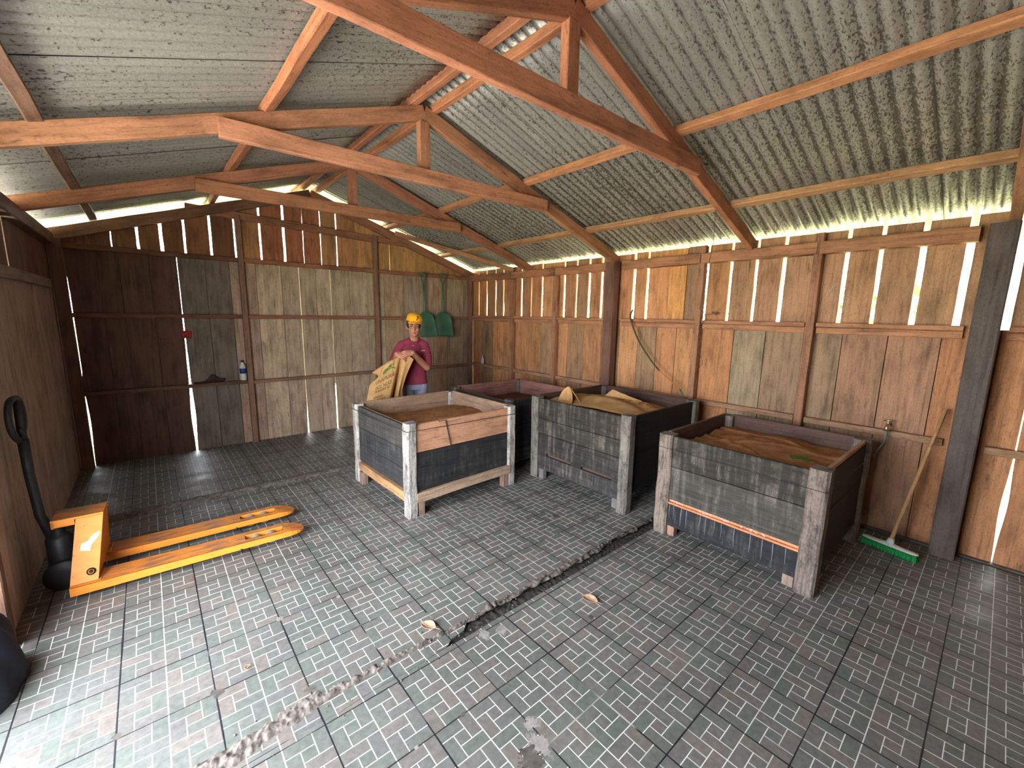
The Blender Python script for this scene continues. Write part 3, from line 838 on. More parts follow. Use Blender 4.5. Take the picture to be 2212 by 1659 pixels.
def truss(y, label, pcs, feet=(XL - 0.05, 4.19), tie=True):
    t = thing('roof_truss', label, 'roof truss', (RIDGE_X, y, 2.25))
    L = lambda x, z, dy=0.0: (x - RIDGE_X, dy, z - 2.25)
    for sgn, xe in ((-1, feet[0]), (1, feet[1])):
        b = MB(); b.beam(L(RIDGE_X - sgn * 0.0, zr(RIDGE_X) - 0.05), L(xe, zr(xe) - 0.05), 0.05, 0.10, (0, 0, 1), vary(pcs, 0.08), 0.004, 12, 0.0015)
        b.build('rafter', M['wood'], t)
    if tie:
        b = MB(); b.beam(L(0.40, 2.615, -0.052), L(2.955, 2.630, -0.052), 0.048, 0.105, (0, 0, 1), vary(pcs, 0.08), 0.004, 12, 0.0015)
        b.build('collar_tie', M['wood'], t)
        b = MB(); b.beam(L(RIDGE_X, 2.63, 0.0), L(RIDGE_X, 3.02, 0.0), 0.085, 0.055, (0, 1, 0), vary(pcs, 0.08), 0.004, 4, 0.001)
        b.build('king_post', M['wood'], t)
    return t
truss(1.58, 'largest orange-brown roof truss nearest the camera, its tie crossing the top of the picture', (0.50, 0.215, 0.118))
truss(3.04, 'second roof truss, behind the nearest one, carried on the dark square wall post', RAFT)
truss(4.50, 'third and farthest roof truss, smallest in view near the gable wall', (0.40, 0.18, 0.10))
truss(0.06, 'roof truss above the thick post at the right edge, only its right rafter in view', (0.42, 0.22, 0.13))
truss(-1.4, 'roof truss behind the camera', RAFT)

def long_timber(name, x, w_, h_, z, label, cat, pc, dips=0.0, y0=YF - 0.3, y1=YB + 0.40):
    b = MB(); b.beam((x, y0, z), (x, y1, z), w_, h_, (SL * (1 if x < RIDGE_X else -1) * -1, 0, 1) if name == 'purlin' else (0, 0, 1), pc, 0.006, 26, 0.004)
    o = b.build(name, M['wood']); tag(o, label, cat)
for x, lab, pc in ((2.73, 'upper purlin under the right roof slope, crossing the nearest truss', (0.50, 0.24, 0.12)),
                   (3.62, 'lower purlin under the right roof slope, just above the eaves', (0.46, 0.26, 0.14)),
                   (0.66, 'upper purlin under the left roof slope, split orange timber', (0.52, 0.22, 0.11)),
                   (-0.31, 'lower purlin under the left roof slope, dark brown', (0.24, 0.14, 0.095))):
    long_timber('purlin', x, 0.062, 0.050, zr(x) + 0.020, lab, 'purlin', pc)
long_timber('ridge_beam', 1.615, 0.055, 0.06, zr(1.615) + 0.034, 'left of the two parallel ridge beams at the roof peak', 'ridge beam', (0.46, 0.20, 0.11))
long_timber('ridge_beam', 1.795, 0.055, 0.06, zr(1.795) + 0.034, 'right of the two parallel ridge beams at the roof peak', 'ridge beam', (0.54, 0.24, 0.12))
b = MB(); b.beam((2.78, YB - 0.13, zr(2.78) - 0.045), (4.12, 4.80, 2.255), 0.045, 0.06, (0, 0, 1), (0.42, 0.21, 0.12), 0.004, 8, 0.002)
tag(b.build('diagonal_brace', M['wood']), 'slanting brace under the roof from the gable down to the right wall plate', 'brace')

# ------------------------------------------------------------------ wooden boxes
LG = (0.37, 0.355, 0.335)      # bleached grey posts
BK = (0.018, 0.019, 0.021)     # black stained planks
DG = (0.072, 0.070, 0.064)
def crate(label, corner, size, H, rz=0, post=LG, side_px=None, side_py=None, rail=None, inner=(0.22, 0.10, 0.07), pw=0.09, zb=0.22):
    """corner: world xy of the front-left foot; box extends +x and +y. side_px: planks of the face towards -X, side_py: towards -Y"""
    W, D = size
    t = thing('fermentation_box', label, 'wooden box', (corner[0], corner[1], 0), rz)
    # posts
    for (x, y, dh) in ((0, 0, 0.0), (W - pw, 0, -0.005), (0, D - pw, -0.01), (W - pw, D - pw, -0.012)):
        b = MB(); b.beam((x + pw / 2, y + pw / 2, 0), (x + pw / 2, y + pw / 2, H + dh), pw, pw, (0, 1, 0), vary(post, 0.08), 0.014, 7, 0.003)
        b.build('post', M['weathered'], t)
    th = 0.028
    def face(planks, which):
        for (z0, z1, pc, mk, nm, lab) in planks:
            b = MB()
            if which == '-x': b.box((0.022, pw - 0.01, z0), (0.022 + th, D - pw + 0.01, z1), pc=pc, ch=0.003, axis=1)
            if which == '-y': b.box((pw - 0.01, 0.022, z0), (W - pw + 0.01, 0.022 + th, z1), pc=pc, ch=0.003, axis=0)
            if which == '+x': b.box((W - 0.022 - th, pw - 0.01, z0), (W - 0.022, D - pw + 0.01, z1), pc=pc, ch=0.003, axis=1)
            if which == '+y': b.box((pw - 0.01, D - 0.022 - th, z0), (W - pw + 0.01, D - 0.022, z1), pc=pc, ch=0.003, axis=0)
            o = b.build(nm, M[mk], t)
            if lab: o['label'] = lab
    face(side_px, '-x'); face(side_py, '-y')
    back = [(zb + i * (H - zb + 0.002) / 3, zb + (i + 1) * (H - zb + 0.002) / 3 - 0.004, vary(inner, 0.15), 'wood', 'side_plank', None) for i in range(3)]
    face(back, '+x'); face(back, '+y')
    # lining on the inside of the two front sides, so the inner faces show bare wood
    b = MB(); b.box((0.022 + th + 0.001, pw - 0.01, zb), (0.022 + th + 0.014, D - pw + 0.01, H - 0.03), pc=inner)
    b.box((pw - 0.01, 0.022 + th + 0.001, zb), (W - pw + 0.01, 0.022 + th + 0.014, H - 0.03), pc=inner)
    b.build('lining', M['wood'], t)
    b = MB()
    for i in range(6):
        x = 0.05 + i * (W - 0.1) / 6
        b.box((x, 0.05, zb), (x + (W - 0.1) / 6 - 0.006, D - 0.05, zb + 0.025), pc=vary(inner), axis=1)
    b.build('bottom_boards', M['wood'], t)
    if rail:
        for (p0, p1, h, pc, lab) in rail:
            b = MB(); b.beam(p0, p1, 0.045, h, (0, 0, 1), pc, 0.004, 6, 0.0015)
            o = b.build('bottom_rail', M['wood'], t)
            if lab: o['label'] = lab
    return t
def foot_block(t, x, y, z1, pc=(0.30, 0.20, 0.16), sx=0.05, sy=0.06):
    b = MB(); b.box((x, y, 0), (x + sx, y + sy, z1), pc=pc, axis=2)
    b.build('foot_block', M['wood'], t)

# box nearest the worker, bleached posts and one bare orange plank
W1, D1, H1 = 1.14, 1.07, 0.775
b1 = crate('pale-posted wooden box with a bare orange plank above a black one', (1.43, 2.885), (W1, D1), H1, math.radians(1.5), (0.44, 0.42, 0.40),
    [(0.55, 0.745, (0.055, 0.053, 0.050), 'worn', 'side_plank', None), (0.385, 0.546, (0.036, 0.037, 0.040), 'worn', 'side_plank', None), (0.215, 0.381, (0.040, 0.040, 0.042), 'worn', 'side_plank', None)],
    [(0.525, 0.755, (0.56, 0.30, 0.19), 'wood', 'side_plank', 'bare orange plank'), (0.20, 0.521, (0.022, 0.023, 0.025), 'worn', 'side_plank', 'black painted plank')],
    [((0.03, 0.06, 0.155), (0.03, D1 - 0.06, 0.165), 0.075, (0.52, 0.30, 0.15), 'pale orange bottom rail'), ((0.075, 0.012, 0.155), (W1 - 0.075, 0.012, 0.165), 0.078, (0.42, 0.30, 0.21), 'pale bottom rail')],
    (0.42, 0.27, 0.19))
foot_block(b1, 0.095, 0.0, 0.115); foot_block(b1, W1 - 0.15, 0.0, 0.12, sx=0.06); foot_block(b1, 0.0, D1 - 0.17, 0.12, sx=0.06)
# brighter inner faces of the far planks
b = MB()
def wire_pts(pts, r=0.0022, n=6): b.tube(pts, r, n)
zz = H1 - 0.06
wire_pts([(-0.004, -0.004, zz), (W1 * 0.3, -0.006, zz - 0.006), (W1 * 0.7, -0.004, zz - 0.012), (W1 + 0.004, -0.004, zz - 0.02), (W1 + 0.004, D1 + 0.004, zz), (-0.004, D1 + 0.004, zz + 0.0), (-0.004, D1 / 2, zz - 0.008), (-0.004, -0.004, zz)], 0.0028)
tw = [(0.30 + 0.004 * math.sin(i * 2.1), 0.005 + 0.10 * max(0, 1 - i / 9) + 0.004 * math.cos(i * 2.1), H1 + 0.01 - 0.004 * i) for i in range(10)]
wire_pts(tw, 0.0022)
wire_pts([(0.36 + 0.05 * i / 20 + 0.004 * math.sin(i * 1.9), 0.014 - 0.004 * math.cos(i * 1.9), H1 - 0.02 - 0.0115 * i) for i in range(21)], 0.0022)
wire_pts([(0.36 + 0.05 * i / 20 + 0.004 * math.sin(i * 1.9 + PI), 0.014 - 0.004 * math.cos(i * 1.9 + PI), H1 - 0.02 - 0.0115 * i) for i in range(21)], 0.0022)
wire_pts([(0.30, 0.02, H1 - 0.03), (0.33, 0.008, H1 - 0.02), (0.36, 0.012, H1 - 0.02)], 0.0022)
b.build('binding_wire', M['wire'], b1)
b = MB()
for i in range(7):
    pts = [(W1 - 0.05 + random.uniform(-0.05, 0.05), D1 - 0.05 + random.uniform(-0.05, 0.05), H1 - 0.10 + random.uniform(0, 0.11)) for _ in range(5)]
    b.tube(pts, 0.002, 5)
b.build('green_twine', M['green_hose'], b1)

# dark box behind, reddish inside
b2 = crate('all-black wooden box with a reddish inside, tucked behind the pale-posted box', (2.655, 3.13), (1.07, 1.06), 0.775, 0, (0.125, 0.12, 0.11),
    [(0.56, 0.745, (0.040, 0.044, 0.044), 'worn', 'side_plank', None), (0.38, 0.556, BK, 'worn', 'side_plank', None), (0.16, 0.376, BK, 'worn', 'side_plank', None)],
    [(0.50, 0.755, BK, 'worn', 'side_plank', None), (0.24, 0.496, BK, 'worn', 'side_plank', None), (0.10, 0.236, (0.035, 0.037, 0.037), 'worn', 'side_plank', None)],
    None, (0.25, 0.13, 0.10), 0.085)
# middle box
b3 = crate('dark grey planked box piled with a folded sack, in the middle under the hose', (2.83, 1.845), (1.16, 1.15), 0.835, 0, (0.185, 0.172, 0.155),
    [(0.615, 0.815, (0.025, 0.022, 0.018), 'worn_pale', 'side_plank', None), (0.465, 0.611, (0.030, 0.028, 0.025), 'worn_pale', 'side_plank', None), (0.275, 0.461, (0.025, 0.024, 0.023), 'worn_pale', 'side_plank', None), (0.10, 0.245, (0.034, 0.033, 0.034), 'worn_pale', 'side_plank', None)],
    [(0.50, 0.82, (0.014, 0.012, 0.012), 'worn_shaded', 'side_plank', None), (0.16, 0.496, (0.012, 0.011, 0.011), 'worn_shaded', 'side_plank', None)],
    None, (0.105, 0.062, 0.05), 0.095)
for y0, y1 in ((0.10, 0.16), (0.50, 0.62), (0.94, 1.06)):
    bb = MB(); bb.box((0.024, y0, 0.246), (0.05, y1, 0.274), pc=(0.025, 0.024, 0.023), axis=1); bb.build('spacer', M['worn'], b3)
foot_block(b3, 0.03, 0.98, 0.12, pc=(0.17, 0.17, 0.17)); foot_block(b3, 0.05, 0.11, 0.12, pc=(0.17, 0.17, 0.17))
# nearest box
W4, D4, H4 = 1.10, 1.05, 0.78
b4 = crate('nearest dark grey planked box, orange strip low on its front, beside the broom', (2.80, 0.53), (W4, D4), H4, math.radians(-0.5), (0.215, 0.178, 0.150),
    [(0.535, 0.762, (0.021, 0.018, 0.014), 'worn_pale', 'side_plank', None), (0.282, 0.531, (0.046, 0.043, 0.038), 'worn_pale', 'side_plank', 'lighter scratched plank')],
    [(0.50, 0.75, (0.011, 0.010, 0.011), 'worn_shaded', 'side_plank', None), (0.14, 0.496, (0.010, 0.009, 0.010), 'worn_shaded', 'side_plank', None)],
    None, (0.105, 0.062, 0.052), 0.105)
bb = MB(); bb.box((0.030, 0.095, 0.262), (0.060, D4 - 0.095, 0.281), pc=(0.62, 0.27, 0.13), axis=1); bb.box((0.016, 0.095, 0.246), (0.045, D4 - 0.095, 0.261), pc=(0.60, 0.24, 0.12), axis=1)
o = bb.build('bottom_rail', M['wood'], b4); o['label'] = 'bare orange bottom strip'
bb = MB(); bb.box((0.020, 0.095, 0.075), (0.040, D4 - 0.095, 0.245), pc=(0.013, 0.014, 0.018), axis=1)
o = bb.build('skirt_board', M['worn'], b4); o['label'] = 'navy-black skirt board with white drips'
for y in (0.17, 0.24, 0.30, 0.37, 0.47, 0.555, 0.60, 0.66, 0.70, 0.80, 0.84, 0.90, 0.93):
    z0 = random.uniform(0.10, 0.16); r = random.uniform(0.0012, 0.0024)
    bb = MB(); bb.tube([(0.0195, y, 0.243), (0.0195, y + random.uniform(-0.004, 0.004), (0.243 + z0) / 2), (0.0195, y + random.uniform(-0.006, 0.006), z0)], [r, r * 0.8, r * 0.4], 5)
    bb.build('white_drip', M['white_streak'], b4)
bb = MB()
for i in range(60):
    y = random.choice([random.uniform(0.28, 0.55), random.uniform(0.55, 0.72), random.uniform(0.84, 0.93)]); r = random.uniform(0.004, 0.009)
    bb.ell((0.032, y, 0.268 + random.uniform(-0.004, 0.012)), (r * 0.8, r * 1.4, r), 6, 4)
o = bb.build('hardened_foam', M['foam'], b4); tag(o, kind='stuff')
foot_block(b4, 0.03, D4 - 0.16, 0.10, pc=(0.36, 0.21, 0.16)); foot_block(b4, 0.035, 0.115, 0.12, pc=(0.30, 0.22, 0.18)); foot_block(b4, W4 - 0.09, 0.0, 0.10, pc=(0.34, 0.15, 0.10))
for (x0, y0, x1, y1) in ((0.10, D4 - 0.048, W4 - 0.10, D4 - 0.024), (0.10, 0.024, W4 - 0.10, 0.048)):
    bb = MB(); bb.box((x0, y0, H4 - 0.028), (x1, y1, H4 - 0.004), pc=(0.50, 0.31, 0.20), axis=0)
    o = bb.build('top_edge_strip', M['wood'], b4); o['label'] = 'pale worn top edge'
bb = MB()
bb.tube([(-0.003, -0.003, 0.66), (-0.003, D4 / 2, 0.662), (-0.003, D4 + 0.003, 0.672), (W4 + 0.003, D4 + 0.003, 0.67), (W4 + 0.003, -0.003, 0.66), (-0.003, -0.003, 0.66)], 0.0016, 6)
bb.build('binding_wire', M['wire'], b4)

# ------------------------------------------------------------------ what lies in the boxes
def cloth(name, label, cat, x0, x1, y0, y1, zf, mat, nu=70, nv=70, th=0.004):
    b = MB()
    b.grid(lambda u, v: (x0 + (x1 - x0) * u, y0 + (y1 - y0) * v, zf(u, v)), nu, nv)
    o = b.build(name, mat); tag(o, label, cat); solid(o, th, -1)
    return o
def N(u, v, s, k): return noise.noise(Vector((u * s, v * s, k)))
cloth('burlap_sheet', 'stained brown burlap spread flat inside the pale-posted box', 'burlap sheet', 1.495, 2.51, 2.96, 3.885,
      lambda u, v: 0.635 + 0.025 * N(u, v, 2.5, 1) + 0.012 * N(u, v, 9, 2) + 0.03 * math.exp(-((u - 0.75) ** 2 + (v - 0.6) ** 2) / 0.06), M['burlap_dark'])
cloth('cocoa_mass', 'dark wet cocoa beans lying in the all-black box', 'cocoa beans', 2.72, 3.66, 3.20, 4.12,
      lambda u, v: 0.60 + 0.02 * N(u, v, 4, 5) + 0.008 * N(u, v, 30, 6), M['beans'], th=0.02)['kind'] = 'stuff'
cloth('burlap_sheet', 'brown burlap spread flat under the folded sack in the middle box', 'burlap sheet', 2.90, 3.92, 1.92, 2.92,
      lambda u, v: 0.70 + 0.025 * N(u, v, 3, 11) + 0.01 * N(u, v, 10, 12), M['burlap_dark'])
def z_b4(u, v):
    z = 0.672 + 0.045 * math.exp(-((u - 0.62) ** 2 / 0.05 + (v - 0.5) ** 2 / 0.09)) + 0.022 * N(u, v, 3, 21) + 0.014 * N(u, v, 9, 22)
    z += 0.035 * math.exp(-((u - 0.10) ** 2 + (v - 0.92) ** 2) / 0.003)
    for (a, c_, sl) in ((0.30, 0.012, 0.5), (0.52, 0.010, -0.3), (0.75, 0.012, 0.2)):
        z += c_ * math.exp(-((u - a - sl * (v - 0.5) - 0.04 * N(u, v, 4, a)) / 0.022) ** 2)
    return z
bs4 = cloth('burlap_sheet', 'orange-brown burlap humped over the load of the nearest box, dull green print on it', 'burlap sheet', 2.875, 3.83, 0.61, 1.50, z_b4, M['burlap_dark'], 110, 110)
def gp(u, v):
    a = 2 * PI * u; r = 0.055 * v * (1 + 0.25 * math.sin(3 * a + 1))
    x = 3.30 + r * 1.3 * math.cos(a); y = 0.80 + r * math.sin(a)
    return (x, y, z_b4((x - 2.875) / 0.955, (y - 0.61) / 0.89) + 0.003)
bb = MB(); bb.grid(gp, 24, 5); bb.build('green_print', M['print_green'], bs4)
# folded sack heaped in the middle box, one corner standing up
b = MB()
def sack3(u, v):
    x = 3.02 + 0.84 * v + 0.06 * math.sin(u * 3)
    y = 2.85 - 0.86 * u + 0.10 * (1 - v) * (1 - u)
    x += 0.13 * u * (1 - v)
    z = 0.752 - 0.030 * v + 0.070 * math.sin(PI * min(1, v * 1.1)) ** 0.6 * (0.4 + 0.6 * math.sin(PI * min(1, (u + 0.12))) ** 0.5)
    z += 0.014 * N(u, v, 5, 31) + 0.012 * math.sin(v * 17 + u * 5) * math.exp(-((v - 0.5) / 0.3) ** 2)
    return (x, y, z)
b.grid(sack3, 80, 60)
def ear(u, v):   # the corner that stands up
    a = (u - 0.5) * 2
    wd = 0.125 * (1 - 0.40 * v ** 3)
    x = 3.08 + 0.02 * v + 0.055 * math.cos(a * 1.5)
    y = 2.78 + a * wd * 0.75 - 0.02 * v
    z = 0.72 + 0.200 * v - 0.03 * a * a * v - 0.01 * (1 - math.cos(a * 1.4))
    return (x - 0.03 * v * (1 - a * a), y, z)
b.grid(ear, 20, 16)
b.grid(lambda u, v: (ear(u, v)[0] + 0.10 * (1 - v) + 0.012, ear(u, v)[1] - 0.06 * (1 - v), ear(u, v)[2] - 0.002), 20, 16)
def fin(u, v):
    return (3.50 + 0.10 * u - 0.02 * v, 2.60 - 0.38 * u, 0.80 + (0.088 * max(0, 1 - abs(u - 0.22) / (0.22 if u < 0.22 else 0.78))) * v + 0.004 * N(u, v, 8, 8))
b.grid(fin, 30, 8)
o = b.build('folded_sack', M['burlap']); tag(o, 'tan burlap sack folded in a heap with one corner standing up, in the middle box', 'sack'); solid(o, 0.006, -1)
def patch_on(fn, u0, u1, v0, v1, name, mat, parent, lift=0.003, n=8, shape=None):
    b_ = MB()
    def f(u, v):
        uu, vv = u0 + (u1 - u0) * u, v0 + (v1 - v0) * v
        if shape: uu, vv = shape(u, v)
        p = Vector(fn(uu, vv)); return (p.x, p.y, p.z + lift)
    b_.grid(f, n, n)
    return b_.build(name, mat, parent)
patch_on(sack3, 0.20, 0.25, 0.30, 0.50, 'green_print', M['print_green'], o)
patch_on(sack3, 0.62, 0.95, 0.82, 0.90, 'green_print', M['print_green'], o)
for k, (a, c) in enumerate(((0.38, 0.52), (0.52, 0.58), (0.60, 0.74), (0.74, 0.80), (0.82, 0.9))):
    patch_on(sack3, a, a + 0.012, 0.35 + 0.04 * k, 0.58 + 0.03 * k, 'dark_print', M['print_dark'], o, n=5)
    patch_on(sack3, a, c, 0.36 + 0.04 * k, 0.372 + 0.04 * k, 'dark_print', M['print_dark'], o, n=5)

# ------------------------------------------------------------------ pallet jack
jk = thing('pallet_jack', 'orange pallet jack with worn forks and black tow handle by the left wall', 'pallet jack', (-0.45, 3.42, 0), math.radians(-3.5))
def fork(yc):
    b = MB()
    hw = 0.078; n = 12
    def outline(sc_=1.0):
        pts = [(0.0, -hw), (1.06, -hw)]
        for i in range(1, n):
            a = -PI / 2 + PI * i / n
            pts.append((1.06 + 0.135 * math.cos(a) ** 0.8, hw * math.sin(a)))
        pts += [(1.06, hw), (0.0, hw)]
        return pts
    o2 = outline()
    top = [(x, y, 0.088 - (0.030 * max(0, (x - 1.06) / 0.135) ** 1.5)) for x, y in o2]
    bot = [(x, y, 0.036 + (0.0 if x < 1.05 else 0.012)) for x, y in o2]
    m = len(o2)
    # top skin as two rails round the roller slot
    vs_ = []
    def strip(ya, yb, xa, xb, k=6):
        base = []
        for i in range(k + 1):
            x = xa + (xb - xa) * i / k
            base += [(x, ya, 0.088), (x, yb, 0.088)]
        b.add(base, [(2 * i, 2 * i + 2, 2 * i + 3, 2 * i + 1) for i in range(k)])
    strip(-hw, hw, 0, 0.83)
    strip(-hw, -0.034, 0.83, 1.06); strip(0.034, hw, 0.83, 1.06)
    tip = [p for p in top if p[0] >= 1.059]
    b.add(tip, [tuple(range(len(tip)))])
    b.add(top + bot, [(i, (i + 1) % m, m + (i + 1) % m, m + i)[::-1] for i in range(m)])
    # slot walls
    for ya in (-0.034, 0.034):
        b.add([(0.83, ya, 0.088), (1.06, ya, 0.088), (1.06, ya, 0.045), (0.83, ya, 0.045)], [(0, 1, 2, 3)])
    ob = b.build('fork', M['jack'], jk, (0, yc, 0))
    ob.modifiers.new('w', 'SOLIDIFY').thickness = 0.004
    for xr in (0.895, 0.985):
        r = MB(); r.lathe([(0.012, -0.03), (0.034, -0.029), (0.036, -0.02), (0.036, 0.02), (0.034, 0.029), (0.012, 0.03)], (xr, 0, 0.047), 20, axis='y')
        r.build('roller', M['roller'], ob)
    r = MB(); r.prism([(0.86, -0.03, 0.02), (1.02, -0.03, 0.03), (1.03, -0.03, 0.05), (0.85, -0.03, 0.045)], (0, 0.06, 0), smooth=False); r.tube([(0.80, -0.082, 0.04), (0.80, 0.082, 0.04)], 0.012, 10)
    r.build('roller_bracket', M['black_metal'], ob)
fork(-0.175); fork(0.175)
# sloping frame: near slab, far slab, face plate and top plate
b = MB()
def slabp(y0, z0, y1, z1, x0=0.0, x1=0.115, thk=0.012, lean=0.035):
    s_ = 1 if y0 < 0 else -1
    b.add([(x0, y0, z0), (x1, y0, z0), (x1 + lean, y1, z1), (x0 + lean, y1, z1), (x0, y0 + thk * s_, z0), (x1, y0 + thk * s_, z0), (x1 + lean, y1 + thk * s_, z1), (x0 + lean, y1 + thk * s_, z1)],
          [(0, 1, 2, 3)[::s_], (4, 7, 6, 5)[::s_], (0, 4, 5, 1)[::s_], (1, 5, 6, 2)[::s_], (2, 6, 7, 3)[::s_], (3, 7, 4, 0)[::s_]])
slabp(-0.235, 0.085, -0.075, 0.42); slabp(0.235, 0.085, 0.075, 0.42)
b.add([(0.112, -0.225, 0.085), (0.112, 0.225, 0.085), (0.147, 0.073, 0.42), (0.147, -0.073, 0.42)], [(0, 1, 2, 3)])
b.add([(0.100, -0.225, 0.085), (0.100, 0.225, 0.085), (0.135, 0.073, 0.42), (0.135, -0.073, 0.42)], [(3, 2, 1, 0)])
b.box((-0.065, -0.085, 0.418), (0.152, 0.085, 0.432), ch=0.003)
b.box((-0.065, -0.085, 0.385), (-0.052, 0.085, 0.425), ch=0.003)
b.beam((-0.065, -0.082, 0.405), (0.03, -0.082, 0.405), 0.006, 0.035, (0, 0, 1), ch=0.002)
b.box((0.0, -0.25, 0.072), (0.13, -0.10, 0.092), ch=0.003); b.box((0.0, 0.10, 0.072), (0.13, 0.25, 0.092), ch=0.003)
b.build('frame', M['jack'], jk)
def near_face(a, h, lift=0.0015):   # a along x (0..1), h up (0..1) on the near sloping slab
    y = -0.235 + 0.16 * h; z = 0.085 + 0.335 * h; x = 0.115 * a + 0.035 * h
    nrm = Vector((0, -0.335, 0.16)).normalized()
    return Vector((x, y, z)) + nrm * lift
b = MB()
lab = [(0.25, 0.50), (0.62, 0.47), (0.66, 0.56), (0.90, 0.66), (0.93, 0.74), (0.72, 0.71), (0.58, 0.66), (0.50, 0.62), (0.28, 0.60)]
b.add([near_face(x, y) for x, y in lab], [tuple(range(len(lab)))])
o = b.build('sticker_remnant', M['broom_white'], jk); solid(o, 0.0008)
b = MB()
c0 = near_face(0.72, 0.16, 0.002); nv = Vector((0, -0.335, 0.16)).normalized()
b.tube([c0 - nv * 0.003, c0 + nv * 0.004], 0.020, 16, mi=0)
b.tube([c0 + nv * 0.004, c0 + nv * 0.006], 0.013, 16, mi=1); b.tube([c0 + nv * 0.006, c0 + nv * 0.008], 0.009, 14, mi=0)
b.build('pivot_bolt', [M['black_metal'], M['jack']], jk)
b = MB()
b.lathe([(0.055, 0.12), (0.06, 0.14), (0.06, 0.30), (0.045, 0.32), (0.03, 0.33), (0.03, 0.40)], (-0.055, 0, 0), 20)
b.box((-0.10, -0.06, 0.09), (0.02, 0.06, 0.16)); b.build('pump', M['black_metal'], jk)
for s_ in (-1, 1):
    b = MB(); b.lathe([(0.03, -0.022), (0.085, -0.02), (0.09, -0.012), (0.09, 0.012), (0.085, 0.02), (0.03, 0.022)], (-0.045, 0.062 * s_, 0.09), 24, axis='y'); b.build('steer_wheel', M['shoe'], jk)
b = MB()
hx = -0.115
b.tube([(-0.08, 0, 0.30), (hx, 0, 0.45), (hx - 0.01, -0.01, 0.70), (hx - 0.01, -0.015, 0.90)], [0.026, 0.022, 0.022, 0.024], 12)
loop = []
cxh = hx - 0.01
for i in range(25):
    a = -PI / 2 + 2 * PI * i / 24
    px_ = 0.115 * (abs(math.cos(a)) ** 0.6) * (1 if math.cos(a) >= 0 else -1)
    pz_ = 0.115 * math.sin(a)
    if math.sin(a) < 0: px_ *= (1 - 0.55 * (-math.sin(a)) ** 2)
    loop.append((cxh - 0.01, -0.015 + px_, 1.015 + pz_))
b.tube(loop, 0.015, 10, cap=False)
b.tube([(cxh, -0.015, 0.90), (cxh, -0.015, 1.12)], [0.02, 0.014], 10)
b.tube([(cxh, -0.05, 0.97), (cxh + 0.01, -0.03, 0.93), (cxh, -0.015, 0.92)], 0.008, 8)
b.build('tow_handle', M['black_metal'], jk)

# ------------------------------------------------------------------ navy cloth bundle in the doorway
b = MB()
def bun(u, v):
    th = 2 * PI * u; ph = PI * 0.5 * v
    r = 1 + 0.12 * N(math.cos(th), math.sin(th) + v, 2.2, 41) + 0.04 * math.sin(th * 7 + v * 4)
    return (-0.70 + 0.15 * math.cos(ph) ** 0.7 * math.cos(th) * r, 2.60 + 0.25 * math.cos(ph) ** 0.7 * math.sin(th) * r, 0.002 + 0.34 * math.sin(ph) * r)
b.grid(bun, 60, 24)
tag(b.build('cloth_bundle', M['navy']), 'dark navy cloth bundle on the floor at the lower left edge by the doorway', 'cloth bundle')

# ------------------------------------------------------------------ shovels on the back wall
def shovel(label, x, tilt, yaw):
    t = thing('shovel', label, 'shovel', (x, YB - 0.085, 1.26), 0, 'green plastic shovels hung on the back wall')
    t.rotation_euler = (0, tilt, yaw)
    b = MB()
    def bl(u, v):       # v 0 bottom edge .. 1 shoulder
        a = (u - 0.5) * 2
        wdt = 0.146 * (1 if v < 0.62 else math.cos((v - 0.62) / 0.38 * PI / 2 * 0.93) ** 0.55)
        z = 0.375 * v
        dish = 0.045 * (1 - abs(a) ** 2.5) * math.sin(PI * min(1, 0.25 + v * 0.75)) ** 0.7
        return (a * wdt * 1.0, -0.035 + dish - 0.085 * (1 - v) ** 1.2 - 0.02 * (1 - abs(a)) * 0, z)
    b.grid(bl, 26, 22)
    o = b.build('blade', M['green_plastic'], t); solid(o, 0.006, 0)
    b = MB()
    b.tube([(0, 0.0, 0.34), (0, -0.005, 0.42), (0, -0.01, 0.60), (0, -0.01, 0.79)], [0.026, 0.017, 0.015, 0.016], 14)
    b.build('shaft', M['green_plastic'], t)
    b = MB()
    b.tube([(0, -0.01, 0.78), (-0.030, -0.01, 0.86), (-0.060, -0.01, 0.945)], [0.012, 0.009, 0.010], 10)
    b.tube([(0, -0.01, 0.78), (0.030, -0.01, 0.86), (0.060, -0.01, 0.945)], [0.012, 0.009, 0.010], 10)
    b.tube([(-0.062, -0.01, 0.948), (0.062, -0.01, 0.948)], 0.013, 12)
    b.build('grip', M['green_plastic'], t)
    return t
shovel('green plastic shovel on the back wall, partly hidden by the person in the cap', 3.262, math.radians(-2), 0.0)
shovel('green plastic shovel hung fully in view, nearer the corner', 3.555, math.radians(1.5), math.radians(-6))

# ------------------------------------------------------------------ small things on the walls
t = thing('plastic_bottle', 'white plastic bottle with blue label standing on the back wall rail', 'bottle', (0.82, YB - 0.032, 0.782))
b = MB(); b.lathe([(0.026, 0.0), (0.034, 0.006), (0.036, 0.03), (0.034, 0.08), (0.034, 0.15), (0.032, 0.17), (0.018, 0.205), (0.013, 0.215), (0.013, 0.225)], n=22); b.build('body', M['pot'], t)
b = MB(); b.lathe([(0.0352, 0.085), (0.0352, 0.145)], n=22); b.build('label_band', M['blue_label'], t)
b = MB(); b.lathe([(0.015, 0.220), (0.015, 0.240)], n=16); b.build('bottle_cap', M['black_metal'], t)
t = thing('plastic_bottle', 'small clear bottle on the rail in the far right corner', 'bottle', (4.17, 5.60, 0.802))
b = MB(); b.lathe([(0.018, 0), (0.024, 0.01), (0.024, 0.07), (0.02, 0.09), (0.01, 0.105), (0.01, 0.12)], n=16); b.build('body', M['jelly'], t)
b = MB(); b.lathe([(0.012, 0.115), (0.012, 0.135)], n=12); b.build('bottle_cap', M['broom_white'], t)
b = MB()
